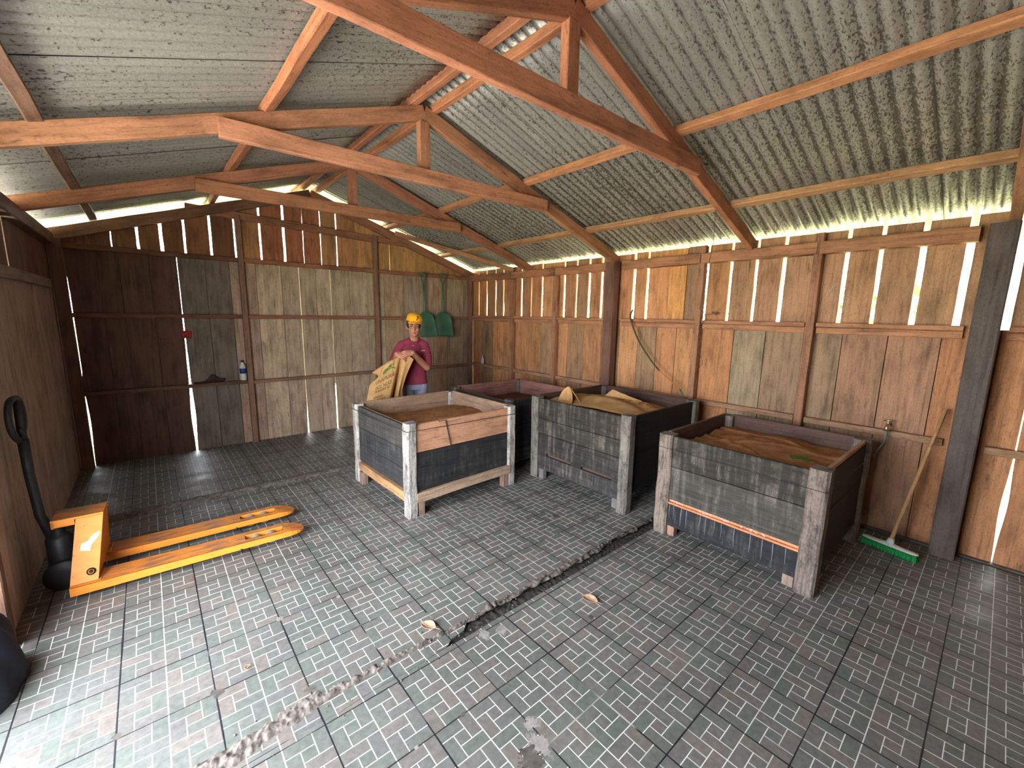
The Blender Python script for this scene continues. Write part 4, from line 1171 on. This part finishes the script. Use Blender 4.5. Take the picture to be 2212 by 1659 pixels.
b.grid(lambda u, v: (0.32 + 0.075 * (u - 0.5) * (1 + 0.3 * v) + 0.006 * N(u, v, 5, 3), YB - 0.012 + 0.008 * math.sin(u * 9), 1.30 + 0.085 * v - 0.02 * abs(u - 0.5)), 14, 12)
o = b.build('red_rag', M['red_cloth']); tag(o, 'small red rag stuck in the bright crack of the back wall', 'rag'); solid(o, 0.006)
b = MB()
b.grid(lambda u, v: (0.33 + 0.30 * u, YB - 0.055 + 0.052 * v, 0.782 + (0.006 + 0.035 * u + 0.07 * math.exp(-((u - 0.62) / 0.14) ** 2)) * math.sin(PI * min(1, 0.15 + v * 0.85)) + 0.006 * N(u, v, 6, 9)), 30, 10)
o = b.build('brown_rag', M['brown_cloth']); tag(o, 'crumpled dark brown rag lying on the back wall rail left of the bottle', 'rag'); solid(o, 0.008)

def spline(pts, n=8):
    P = [Vector(p) for p in pts]; out = []
    for i in range(len(P) - 1):
        p0 = P[max(i - 1, 0)]; p1 = P[i]; p2 = P[i + 1]; p3 = P[min(i + 2, len(P) - 1)]
        for k in range(n):
            t_ = k / n
            out.append(0.5 * ((2 * p1) + (-p0 + p2) * t_ + (2 * p0 - 5 * p1 + 4 * p2 - p3) * t_ ** 2 + (-p0 + 3 * p1 - 3 * p2 + p3) * t_ ** 3))
    out.append(P[-1])
    return out
t = thing('hose', 'thin olive and orange hose hanging from the right wall behind the middle box', 'hose', (0, 0, 0))
hp = spline([(4.20, 2.80, 1.69), (4.13, 2.775, 1.60), (4.11, 2.66, 1.385), (4.10, 2.50, 1.19), (4.09, 2.37, 1.07), (4.08, 2.20, 0.955), (4.07, 2.09, 0.88), (4.06, 2.02, 0.76), (4.055, 1.97, 0.62), (4.05, 1.93, 0.40), (4.05, 1.90, 0.012)], 8)
cuts = [0, 33, 47, len(hp) - 1]
for (a, c, mt) in ((0, 33, 'olive_hose'), (33, 47, 'orange_hose'), (47, len(hp) - 1, 'green_hose')):
    b = MB(); b.tube(hp[a:c + 1], 0.009 if mt != 'orange_hose' else 0.006, 10); b.build('hose_length', M[mt], t)
t = thing('tap', 'brass tap on the right wall behind the broom, grey hose attached', 'tap', (4.165, 0.49, 0.815))
b = MB()
b.tube([(0.03, 0, 0.03), (-0.03, 0, 0.03)], 0.012, 12); b.tube([(-0.03, 0, 0.03), (-0.045, 0, 0.022), (-0.048, 0, -0.01)], [0.013, 0.014, 0.018], 12)
b.tube([(-0.01, 0, 0.03), (-0.01, 0, 0.06)], 0.008, 10); b.tube([(-0.01, -0.025, 0.062), (-0.01, 0.025, 0.062)], 0.005, 8)
b.build('spout', M['brass'], t)
b = MB(); b.tube(spline([(-0.048, 0, -0.01), (-0.05, 0.005, -0.10), (-0.055, 0.06, -0.22), (-0.06, 0.14, -0.32), (-0.065, 0.20, -0.42), (-0.065, 0.22, -0.60), (-0.065, 0.22, -0.80)], 6), 0.008, 8); b.build('hose_length', M['grey_hose'], t)
b = MB()
b.tube(spline([(4.155, 2.02, 1.72), (4.15, 1.96, 1.66), (4.15, 1.93, 1.61), (4.14, 1.99, 1.52), (4.145, 1.95, 1.35), (4.15, 1.97, 1.28), (4.15, 1.93, 1.18), (4.15, 1.96, 1.12)], 6), 0.003, 6)
b.tube(spline([(4.155, 2.00, 1.60), (4.14, 1.94, 1.645), (4.15, 1.87, 1.655), (4.15, 1.84, 1.645)], 6), 0.003, 6)
b.ell((4.15, 1.855, 1.662), (0.006, 0.035, 0.009), 10, 6, rot=(0.4, 0, 0))
tag(b.build('dry_vine', M['bark']), 'thin dry vine with one leaf hanging beside a stud of the right wall', 'vine')
b = MB(); b.tube([(3.56, 1.66, zr(3.56) - 0.01), (3.70, 1.72, 2.25), (4.17, 2.02, 1.66)], 0.0018, 5)
tag(b.build('hanging_wire', M['wire']), 'fine wire hanging from the roof down to the dry vine', 'wire')

# ------------------------------------------------------------------ push broom
hd0, hd1 = Vector((3.885, 0.50, 0.0)), Vector((3.815, 0.185, 0.0))
t = thing('push_broom', 'push broom with white head and green bristles leaning on the right wall', 'broom', (hd0 + hd1) / 2, math.atan2((hd1 - hd0).y, (hd1 - hd0).x))
L_ = (hd1 - hd0).length
b = MB()
def head(u, v):
    x = (u - 0.5) * L_; a = 2 * PI * v
    bul = 1 + 0.8 * math.exp(-(x / 0.045) ** 2)
    e = (1 - abs(2 * u - 1) ** 8) ** 0.5
    return (x, 0.024 * math.cos(a) * e, 0.052 + (0.011 * math.sin(a) * (bul if math.sin(a) > 0 else 1)) * e)
b.grid(head, 40, 16, flip=True)
b.tube([(0, 0, 0.055), (0.006, 0.005, 0.10)], [0.026, 0.017], 14)
b.build('head', M['broom_white'], t)
b = MB()
for i in range(64):
    for j in range(5):
        x = (i / 63 - 0.5) * (L_ - 0.02); y = (j / 4 - 0.5) * 0.036
        fx = 1.12
        tx, ty = x * 1.03 + random.uniform(-0.003, 0.003), y * 1.6 + random.uniform(-0.004, 0.004)
        b.tube([(x, y, 0.045), (tx, ty, 0.002)], [0.0022, 0.0034], 4)
b.build('bristles', M['broom_green'], t)
top = Vector((4.16, 0.205, 1.02)) - Vector(t.location)
top.rotate(Euler((0, 0, -t.rotation_euler.z)))
b = MB(); b.tube([(0.002, 0.003, 0.07), top * 0.5 + Vector((0, 0, 0.035)), top], 0.0125, 12, pc=(0.50, 0.29, 0.14))
b.build('handle', M['wood'], t)

# ------------------------------------------------------------------ dry leaves
def leaf(label, x, y, rz, s=1.0):
    b = MB()
    def lf(u, v):
        a = (v - 0.5) * 2; wd = 0.027 * math.sin(PI * min(1, u * 0.98 + 0.01)) ** 0.8
        return ((u - 0.5) * 0.080 * s, a * wd * s, 0.004 + 0.016 * abs(a) ** 1.5 * math.sin(PI * u) + 0.010 * (2 * u - 1) ** 2 + 0.003 * N(u, v, 9, x))
    b.grid(lf, 20, 10)
    b.tube([(-0.0425 * s, 0, 0.014), (0, 0, 0.005), (0.0425 * s, 0, 0.014), (0.060 * s, 0.004, 0.012)], 0.0012, 5)
    o = b.build('dry_leaf', M['leaf'], None, (x, y, 0)); o.rotation_euler = (0, 0, rz); tag(o, label, 'leaf'); solid(o, 0.0012)
leaf('curled dry leaf alone on the tiles on the right side of the dark drain', 1.785, 1.355, math.radians(-78), 1.25)
leaf('curled dry leaf lying at the far edge of the broken drain joint', 0.965, 1.757, math.radians(-65), 1.15)
leaf('tiny brown leaf scrap on the tiles between drain and pallet jack', 0.20, 2.05, math.radians(30), 0.35)

# ------------------------------------------------------------------ the worker
PX, PY = 2.30, 4.40
pr = thing('person', 'person in yellow cap and maroon shirt holding up a printed sack', 'person', (PX, PY, 0), math.radians(-27.6))
def remesh_body(b, name, mat, parent, vox=0.007, sm=6):
    o = b.build(name, mat, parent)
    m = o.modifiers.new('r', 'REMESH'); m.mode = 'VOXEL'; m.voxel_size = vox; m.use_smooth_shade = True
    s_ = o.modifiers.new('s', 'SMOOTH'); s_.factor = 0.5; s_.iterations = sm
    return o
def limb(b, pts, rad, n=14):
    P = spline(pts, 4); R_ = []
    k = 0
    for i in range(len(pts) - 1):
        for j in range(4): R_.append(rad[i] + (rad[i + 1] - rad[i]) * j / 4)
    R_.append(rad[-1])
    b.tube(P, R_, n)
    b.ell(P[0], (R_[0],) * 3, 10, 8); b.ell(P[-1], (R_[-1],) * 3, 10, 8)
b = MB()
HX, HY, HZ = 0.0, -0.035, 1.465
# head and neck
b.ell((HX, HY + 0.010, HZ + 0.020), (0.074, 0.090, 0.092), 24, 16)
b.ell((HX + 0.002, HY - 0.018, HZ - 0.045), (0.058, 0.066, 0.072), 20, 14)
b.ell((HX + 0.002, HY - 0.055, HZ - 0.095), (0.026, 0.024, 0.020), 14, 10)
b.ell((HX + 0.003, HY - 0.094, HZ - 0.028), (0.011, 0.020, 0.022), 12, 8)
b.ell((HX + 0.003, HY - 0.086, HZ - 0.008), (0.008, 0.012, 0.028), 10, 8)
for s_ in (-1, 1):
    b.ell((HX + 0.036 * s_, HY - 0.062, HZ - 0.030), (0.020, 0.020, 0.018), 10, 8)
    b.ell((HX + 0.032 * s_, HY - 0.078, HZ + 0.018), (0.022, 0.012, 0.009), 10, 8)
    b.ell((HX + 0.076 * s_, HY + 0.012, HZ - 0.012), (0.010, 0.020, 0.030), 12, 8)
limb(b, [(0, 0.015, 1.26), (0, 0.004, 1.33), (0, -0.02, 1.40)], [0.062, 0.050, 0.052])
# trunk
b.ell((-0.01, 0.015, 1.11), (0.115, 0.070, 0.16), 24, 16); b.ell((-0.01, 0.01, 0.92), (0.095, 0.060, 0.16), 24, 16)
# arms
Ls, Le, Lh = (-0.150, 0.01, 1.255), (-0.225, -0.09, 1.085), (-0.185, -0.325, 1.185)
Rs, Re, Rh = (0.122, 0.01, 1.245), (0.136, -0.07, 1.005), (-0.020, -0.320, 1.195)
limb(b, [Ls, (-0.188, -0.03, 1.17), Le], [0.038, 0.036, 0.035]); limb(b, [Le, (-0.20, -0.18, 1.11), Lh], [0.038, 0.034, 0.024])
limb(b, [Rs, (0.140, -0.02, 1.12), Re], [0.046, 0.044, 0.038]); limb(b, [Re, (0.055, -0.175, 1.095), Rh], [0.040, 0.037, 0.025])
# legs and feet
for s_ in (-1, 1):
    limb(b, [(0.068 * s_, 0.01, 0.78), (0.080 * s_, 0.0, 0.47), (0.085 * s_, 0.02, 0.09)], [0.056, 0.050, 0.040])
# hands: palm, four curled fingers, thumb
def hand(b, c, fx, fy, fz, s_):
    """c wrist, fx along the palm, fy across, fz out of the back of the hand"""
    c = Vector(c); fx = Vector(fx).normalized(); fz = (Vector(fz) - fx * Vector(fz).dot(fx)).normalized(); fy = fz.cross(fx)
    for k in range(4):
        a = c + fy * ((k - 1.5) * 0.0175)
        b.tube([a, a + fx * 0.045, a + fx * 0.078], [0.0105, 0.0095, 0.0090], 8)
        l1 = (0.030, 0.034, 0.032, 0.026)[k]
        k0 = a + fx * 0.078 + fy * ((k - 1.5) * 0.004)
        k1 = k0 + fx * l1 * 0.90 - fz * l1 * 0.38
        k2 = k1 + fx * l1 * 0.35 - fz * l1 * 0.75
        k3 = k2 - fz * 0.015 - fx * 0.004
        b.tube([k0, k1, k2, k3], [0.0088, 0.0078, 0.0072, 0.0064], 8)
        b.ell(k1, (0.0080,) * 3, 8, 6); b.ell(k0, (0.0092,) * 3, 8, 6); b.ell(k3, (0.0066,) * 3, 8, 6)
    b.ell(c + fx * 0.035, (0.046, 0.036, 0.015), 14, 8, rot=Matrix((fx, fy, fz)).transposed().to_euler())
    t0 = c + fx * 0.022 + fy * (0.024 * s_); t1 = t0 + fx * 0.030 + fy * (0.020 * s_) - fz * 0.016; t2 = t1 + fx * 0.026 - fz * 0.016 + fy * (0.002 * s_)
    b.tube([t0, t1, t2], [0.014, 0.011, 0.009], 8); b.ell(t2, (0.009,) * 3, 8, 6)
hand(b, Lh, (0.85, -0.22, -0.32), (0, 0, 1), (-0.1, -0.80, 0.60), 1)
hand(b, Rh, (-0.85, -0.22, -0.08), (0, 0, 1), (0.1, -0.75, 0.65), -1)
body = remesh_body(b, 'body', M['skin'], pr, 0.0038, 3)
# face details
for s_ in (-1, 1):
    b = MB()
    b.ell((HX + 0.031 * s_, HY - 0.081, HZ + 0.001), (0.0115, 0.005, 0.0028), 12, 8, mi=0)
    b.ell((HX + 0.031 * s_, HY - 0.0865, HZ - 0.001), (0.0045, 0.002, 0.0026), 10, 6, mi=1)
    b.tube([(HX + 0.018 * s_, HY - 0.0865, HZ + 0.003), (HX + 0.031 * s_, HY - 0.0885, HZ + 0.0055), (HX + 0.045 * s_, HY - 0.081, HZ + 0.002)], 0.0022, 6, mi=1)
    b.build('eye', [M['eye'], M['black']], pr)
for s_ in (-1, 1):
    b = MB(); b.tube([(HX + 0.015 * s_, HY - 0.090, HZ + 0.019), (HX + 0.032 * s_, HY - 0.088, HZ + 0.024), (HX + 0.049 * s_, HY - 0.076, HZ + 0.018)], [0.003, 0.004, 0.002], 6)
    b.build('eyebrow', M['hair'], pr)
b = MB()
b.tube([(HX - 0.020, HY - 0.074, HZ - 0.066), (HX + 0.002, HY - 0.083, HZ - 0.064), (HX + 0.024, HY - 0.074, HZ - 0.066)], [0.002, 0.0045, 0.002], 8)
b.tube([(HX - 0.018, HY - 0.073, HZ - 0.072), (HX + 0.002, HY - 0.081, HZ - 0.073), (HX + 0.022, HY - 0.073, HZ - 0.072)], [0.002, 0.005, 0.002], 8)
b.build('lips', M['lip'], pr)
# hair under the cap
b = MB()
def hr(u, v):
    th = -0.35 * PI + (u) * 1.70 * PI
    ph = 0.30 * PI + v * 0.36 * PI
    return (HX + 0.079 * math.sin(ph) * math.cos(th), HY + 0.014 + 0.094 * math.sin(ph) * math.sin(th), HZ + 0.030 + 0.095 * math.cos(ph))
b.grid(lambda u, v: (lambda p: (p[0], max(p[1], HY - 0.045), p[2]))(hr(u * 0.999, v)), 40, 10)
o = b.build('hair', M['hair'], pr); solid(o, 0.006)
# shirt
b = MB()
b.ell((-0.012, 0.01, 1.135), (0.146, 0.104, 0.165), 26, 18)
b.tube([(-0.012, 0.012, 1.17), (-0.01, 0.01, 1.08), (-0.005, 0.01, 1.0), (-0.002, 0.012, 0.90), (0.002, 0.012, 0.805)], [0.140, 0.138, 0.134, 0.136, 0.143], 28)
for i_ in range(len(b.v)):   # flatten the trunk front to back
    x_, y_, z_ = b.v[i_]
    if z_ < 1.17: b.v[i_] = (x_, 0.01 + (y_ - 0.01) * 0.74, z_)
limb(b, [(-0.138, 0.01, 1.245), (-0.188, -0.03, 1.17), (-0.226, -0.088, 1.09), (-0.205, -0.150, 1.11)], [0.060, 0.056, 0.050, 0.046])
limb(b, [(0.112, 0.01, 1.240), (0.138, -0.02, 1.13), (0.139, -0.052, 1.06)], [0.060, 0.056, 0.054])
limb(b, [(-0.11, 0.012, 1.268), (-0.005, 0.015, 1.295), (0.09, 0.012, 1.268)], [0.046, 0.050, 0.046])
shirt = remesh_body(b, 'shirt', M['shirt'], pr, 0.006, 4)
b = MB()
for i in range(26):
    pass
cl = []
for i in range(25):
    a = 2 * PI * i / 24
    cl.append((0.060 * math.cos(a), 0.000 + 0.060 * math.sin(a) * (1.25 if math.sin(a) < 0 else 1), 1.318 + 0.030 * math.sin(a)))
b.tube(cl, 0.011, 8, cap=False)
b.build('collar', M['shirt'], pr)
for z in (1.255, 1.20):
    b = MB(); b.ell((-0.012, -0.103 if z > 1.22 else -0.112, z), (0.006, 0.003, 0.006), 8, 6); b.build('button', M['white_thread'], pr)
b = MB(); b.box((0.075, -0.106, 1.195), (0.118, -0.100, 1.202), ch=0.001); b.build('chest_stitching', M['white_thread'], pr)
# trousers
b = MB()
b.tube([(0, 0.01, 0.86), (0, 0.01, 0.74)], [0.122, 0.126], 24)
for i_ in range(len(b.v)):
    x_, y_, z_ = b.v[i_]; b.v[i_] = (x_, 0.01 + (y_ - 0.01) * 0.72, z_)
for s_ in (-1, 1):
    limb(b, [(0.075 * s_, 0.01, 0.78), (0.080 * s_, 0.0, 0.50), (0.084 * s_, 0.015, 0.28), (0.086 * s_, 0.018, 0.075)], [0.074, 0.064, 0.060, 0.056])
remesh_body(b, 'trousers', M['pants'], pr, 0.007, 2)
for s_ in (-1, 1):
    b = MB(); b.ell((0.086 * s_, -0.035, 0.048), (0.045, 0.125, 0.048), 18, 10); b.box((0.086 * s_ - 0.044, -0.155, 0.0), (0.086 * s_ + 0.044, 0.085, 0.025), ch=0.008)
    b.build('boot', M['shoe'], pr)
# cap, tipped towards the right of the picture
cap = MB()
def crown(u, v):
    th = 2 * PI * u; ph = 0.5 * PI * v
    return (0.086 * math.sin(ph) ** 0.8 * math.cos(th), 0.102 * math.sin(ph) ** 0.8 * math.sin(th), 0.004 + 0.096 * math.cos(ph) ** 0.7)
cap.grid(crown, 40, 14, flip=True)
cap.tube([(0, 0, 0.098), (0, 0, 0.103)], [0.010, 0.006], 10)
def brim(u, v):
    a = (u - 0.5) * 2
    x = a * 0.080 * (1 - 0.10 * v)
    y0 = -0.100 * math.sqrt(max(0, 1 - (a * 0.92) ** 2))
    return (x, y0 - v * 0.055 * (1 - a ** 4 * 0.5), 0.012 - 0.012 * v - 0.020 * a * a - 0.006 * v * a * a)
cap.grid(brim, 24, 8)
co = cap.build('cap', M['cap'], pr); solid(co, 0.003, 0)
co.location = (HX + 0.002, HY + 0.012, HZ + 0.052)
co.rotation_euler = (math.radians(4), math.radians(9), math.radians(14))
def text_mesh(s, size):
    c = bpy.data.curves.new('txt', 'FONT'); c.body = s; c.size = size; c.align_x = 'CENTER'
    c.offset = 0.014 * size
    o = bpy.data.objects.new('txt', c); col.objects.link(o)
    dg = bpy.context.evaluated_depsgraph_get(); dg.update()
    me = bpy.data.meshes.new_from_object(o.evaluated_get(dg))
    vs_ = [tuple(v.co) for v in me.vertices]; fs = [tuple(p.vertices) for p in me.polygons]
    bpy.data.objects.remove(o); bpy.data.curves.remove(c); bpy.data.meshes.remove(me)
    return vs_, fs
vs_, fs = text_mesh('P', 0.066)
b = MB()
pts = []
for (x, y, z) in vs_:
    th = -PI / 2 + x / 0.09 + 0.12; zz = 0.026 + y
    ph = math.acos(min(1, max(0, ((zz - 0.004) / 0.096)) ** (1 / 0.7)))
    pts.append((0.0875 * math.sin(ph) ** 0.8 * math.cos(th) * 1.01, 0.1045 * math.sin(ph) ** 0.8 * math.sin(th) * 1.01, zz))
b.add(pts, fs); lo = b.build('cap_letter', M['black'], co); solid(lo, 0.002, 0)

# ------------------------------------------------------------------ the sack held up
sk = thing('burlap_sack', 'printed burlap sack with a green leaf mark held up in both hands', 'sack', (PX, PY, 0), math.radians(-27.6))
def sack_front(u, v):
    # top edge runs straight from the left corner up to the hands and a little down to the right
    tx = -0.445 + 0.435 * u
    if u < 0.80: tz = 0.985 + (1.195 - 0.985) * (u / 0.80)
    else: tz = 1.195 - 0.070 * (u - 0.80) / 0.20
    bx = -0.560 + 0.360 * u; bz = 0.42
    k = min(1.0, v * 1.0)
    x = tx + (bx - tx) * k; z = tz + (bz - tz) * v
    if u < 0.25: x += 0.075 * math.exp(-((v - 0.085) / 0.09) ** 2) * (1 - u / 0.25) * (1 if v > 0.03 else v / 0.03)
    if u > 0.80: x -= 0.040 * math.sin(PI * min(1, v * 1.2)) * (u - 0.80) / 0.20
    g = min(1, v * 2.0)
    y = -0.330 + 0.17 * g * math.exp(-((u - 0.715) / 0.042) ** 2) - 0.045 * g * math.exp(-((u - 0.86) / 0.07) ** 2) - 0.026 * g * math.sin(PI * min(1, u / 0.64)) + 0.007 * N(u, v, 5, 51)
    y += 0.05 * (u < 0.2) * (0.2 - u)
    y -= 0.016 * math.exp(-((u - 0.52 - 0.08 * v) / 0.03) ** 2) * max(0, 1 - v * 3.0)
    y += 0.012 * math.exp(-((u - 0.20 - 0.9 * (0.16 - v)) / 0.05) ** 2) * max(0, 1 - v * 3.5)
    return Vector((x, y, z))
b = MB()
b.grid(lambda u, v: tuple(sack_front(u, v)), 90, 60)
def sack_back(u, v):
    p = sack_front(u, v); e = math.sin(PI * u) ** 0.5 * math.sin(PI * min(1, 0.25 + v * 0.75)) ** 0.5 if 0 < u < 1 else 0
    return (p.x, max(p.y + 0.012, -0.318 + 0.17 * e), p.z)
b.grid(sack_back, 60, 40, flip=True)
so = b.build('cloth', M['burlap'], sk); solid(so, 0.004, 0)
def on_sack(name, vs_, fs, mat, cu, cv, su, sv, slant=0.0):
    b_ = MB(); P = []
    for (x, y, z) in vs_:
        u = cu + x * su + slant * y; v = cv - y * sv - x * 0.02
        p = sack_front(min(max(u, 0.01), 0.99), min(max(v, 0.0), 1.0)); P.append((p.x, p.y - 0.0045, p.z))
    b_.add(P, fs); o_ = b_.build(name, mat, sk); solid(o_, 0.001, 0)
for (txt, size, cu, cv, mt) in (('UNAPURA', 0.118, 0.385, 0.275, 'print_dark'), ('ACL NUO', 0.105, 0.38, 0.375, 'print_dark'), ('PI BAERR 50', 0.082, 0.37, 0.435, 'print_dark'), ('BOGOF LIMA', 0.050, 0.30, 0.530, 'print_dark'), ('CONTROL MAO', 0.050, 0.335, 0.575, 'print_dark')):
    a_, f_ = text_mesh(txt, size)
    on_sack('print_line', a_, f_, M[mt], cu, cv, 0.86, 0.74)
# green leaf and stalk
n_ = 16
def leaf_poly(cx, cy, L, W, ang):
    pts = []
    for i in range(n_):
        a = i / n_ * 2 * PI
        x = math.cos(a) * L; y = math.sin(a) * W * (1 - 0.25 * math.cos(a))
        pts.append((cx + x * math.cos(ang) - y * math.sin(ang), cy + x * math.sin(ang) + y * math.cos(ang), 0))
    return pts
on_sack('leaf_print', leaf_poly(0.0, 0.0, 0.085, 0.055, 0.5), [tuple(range(n_))], M['print_green'], 0.37, 0.115, 0.85, 0.65)
on_sack('leaf_print', leaf_poly(0.0, 0.0, 0.085, 0.040, -0.1), [tuple(range(n_))], M['print_green'], 0.49, 0.075, 0.85, 0.65)
arc = []
for i in range(15):
    a = PI * (0.95 - 0.85 * i / 14); arc.append((0.48 + 0.15 * math.cos(a), -0.205 + 0.060 * math.sin(a) * 1.3, 0))
strip = [(x, y + 0.008, 0) for x, y, z in arc] + [(x, y - 0.008, 0) for x, y, z in arc]
on_sack('stalk_print', strip, [(i, i + 1, 16 + i, 15 + i) for i in range(14)], M['print_green'], 0.0, 0.0, 1, 1)

# ------------------------------------------------------------------ outside: yard, grass, trees
b = MB(); b.box((-60, -60, -0.30), (60, 60, -0.205), ch=0.001)
g_ = b.build('ground', M['grass']); tag(g_, kind='structure')
b = MB(); b.box((-9, -8, -0.20), (XL - 0.36, 7, -0.05), ch=0.001)
tag(b.build('yard_paving', M['yard']), kind='structure')
def tree(label, x, y, h, r, seed):
    rnd = random.Random(seed)
    t = thing('tree', label, 'tree', (x, y, -0.2), 0, 'trees outside the shed')
    b = MB(); b.tube([(0, 0, 0), (0.1, 0, h * 0.4), (0, 0.1, h * 0.75)], [0.16, 0.12, 0.06], 10); b.build('trunk', M['bark'], t)
    b = MB()
    for k in range(520):
        th = rnd.uniform(0, 2 * PI); ph = math.acos(rnd.uniform(-1, 1)); rr = r * rnd.uniform(0.55, 1.05)
        c = Vector((rr * math.sin(ph) * math.cos(th), rr * math.sin(ph) * math.sin(th), h * 0.62 + rr * 1.25 * math.cos(ph)))
        s_ = rnd.uniform(0.10, 0.22)
        a = Vector((rnd.uniform(-1, 1), rnd.uniform(-1, 1), rnd.uniform(-1, 1))).normalized(); d = a.orthogonal().normalized()
        b.add([c - a * s_, c + d * s_ * 0.5, c + a * s_, c - d * s_ * 0.5], [(0, 1, 2, 3)])
    b.build('foliage', M['foliage'], t)
for i, (x, y, h, r) in enumerate(((14, -2.5, 5.5, 2.2), (13.5, 3.0, 5.0, 2.0), (16, 8.5, 6.0, 2.4), (15, 13.0, 5, 2.2))):
    tree('green leafy tree outside, seen only through the slits of the right wall', x, y, h, r, i)
b = MB(); b.lathe([(0.30, 0), (0.31, 0.02), (0.31, 0.85), (0.28, 0.90)], n=24)
o = b.build('water_drum', M['teal'], None, (9.0, 0.72, 0.72)); tag(o, 'teal drum outside, glimpsed through a slit of the right wall', 'drum')
b = MB(); b.box((8.5, 0.2, -0.2), (9.5, 1.3, 0.72), ch=0.01)
tag(b.build('drum_stand', M['sill']), 'concrete stand under the teal drum outside', 'stand')
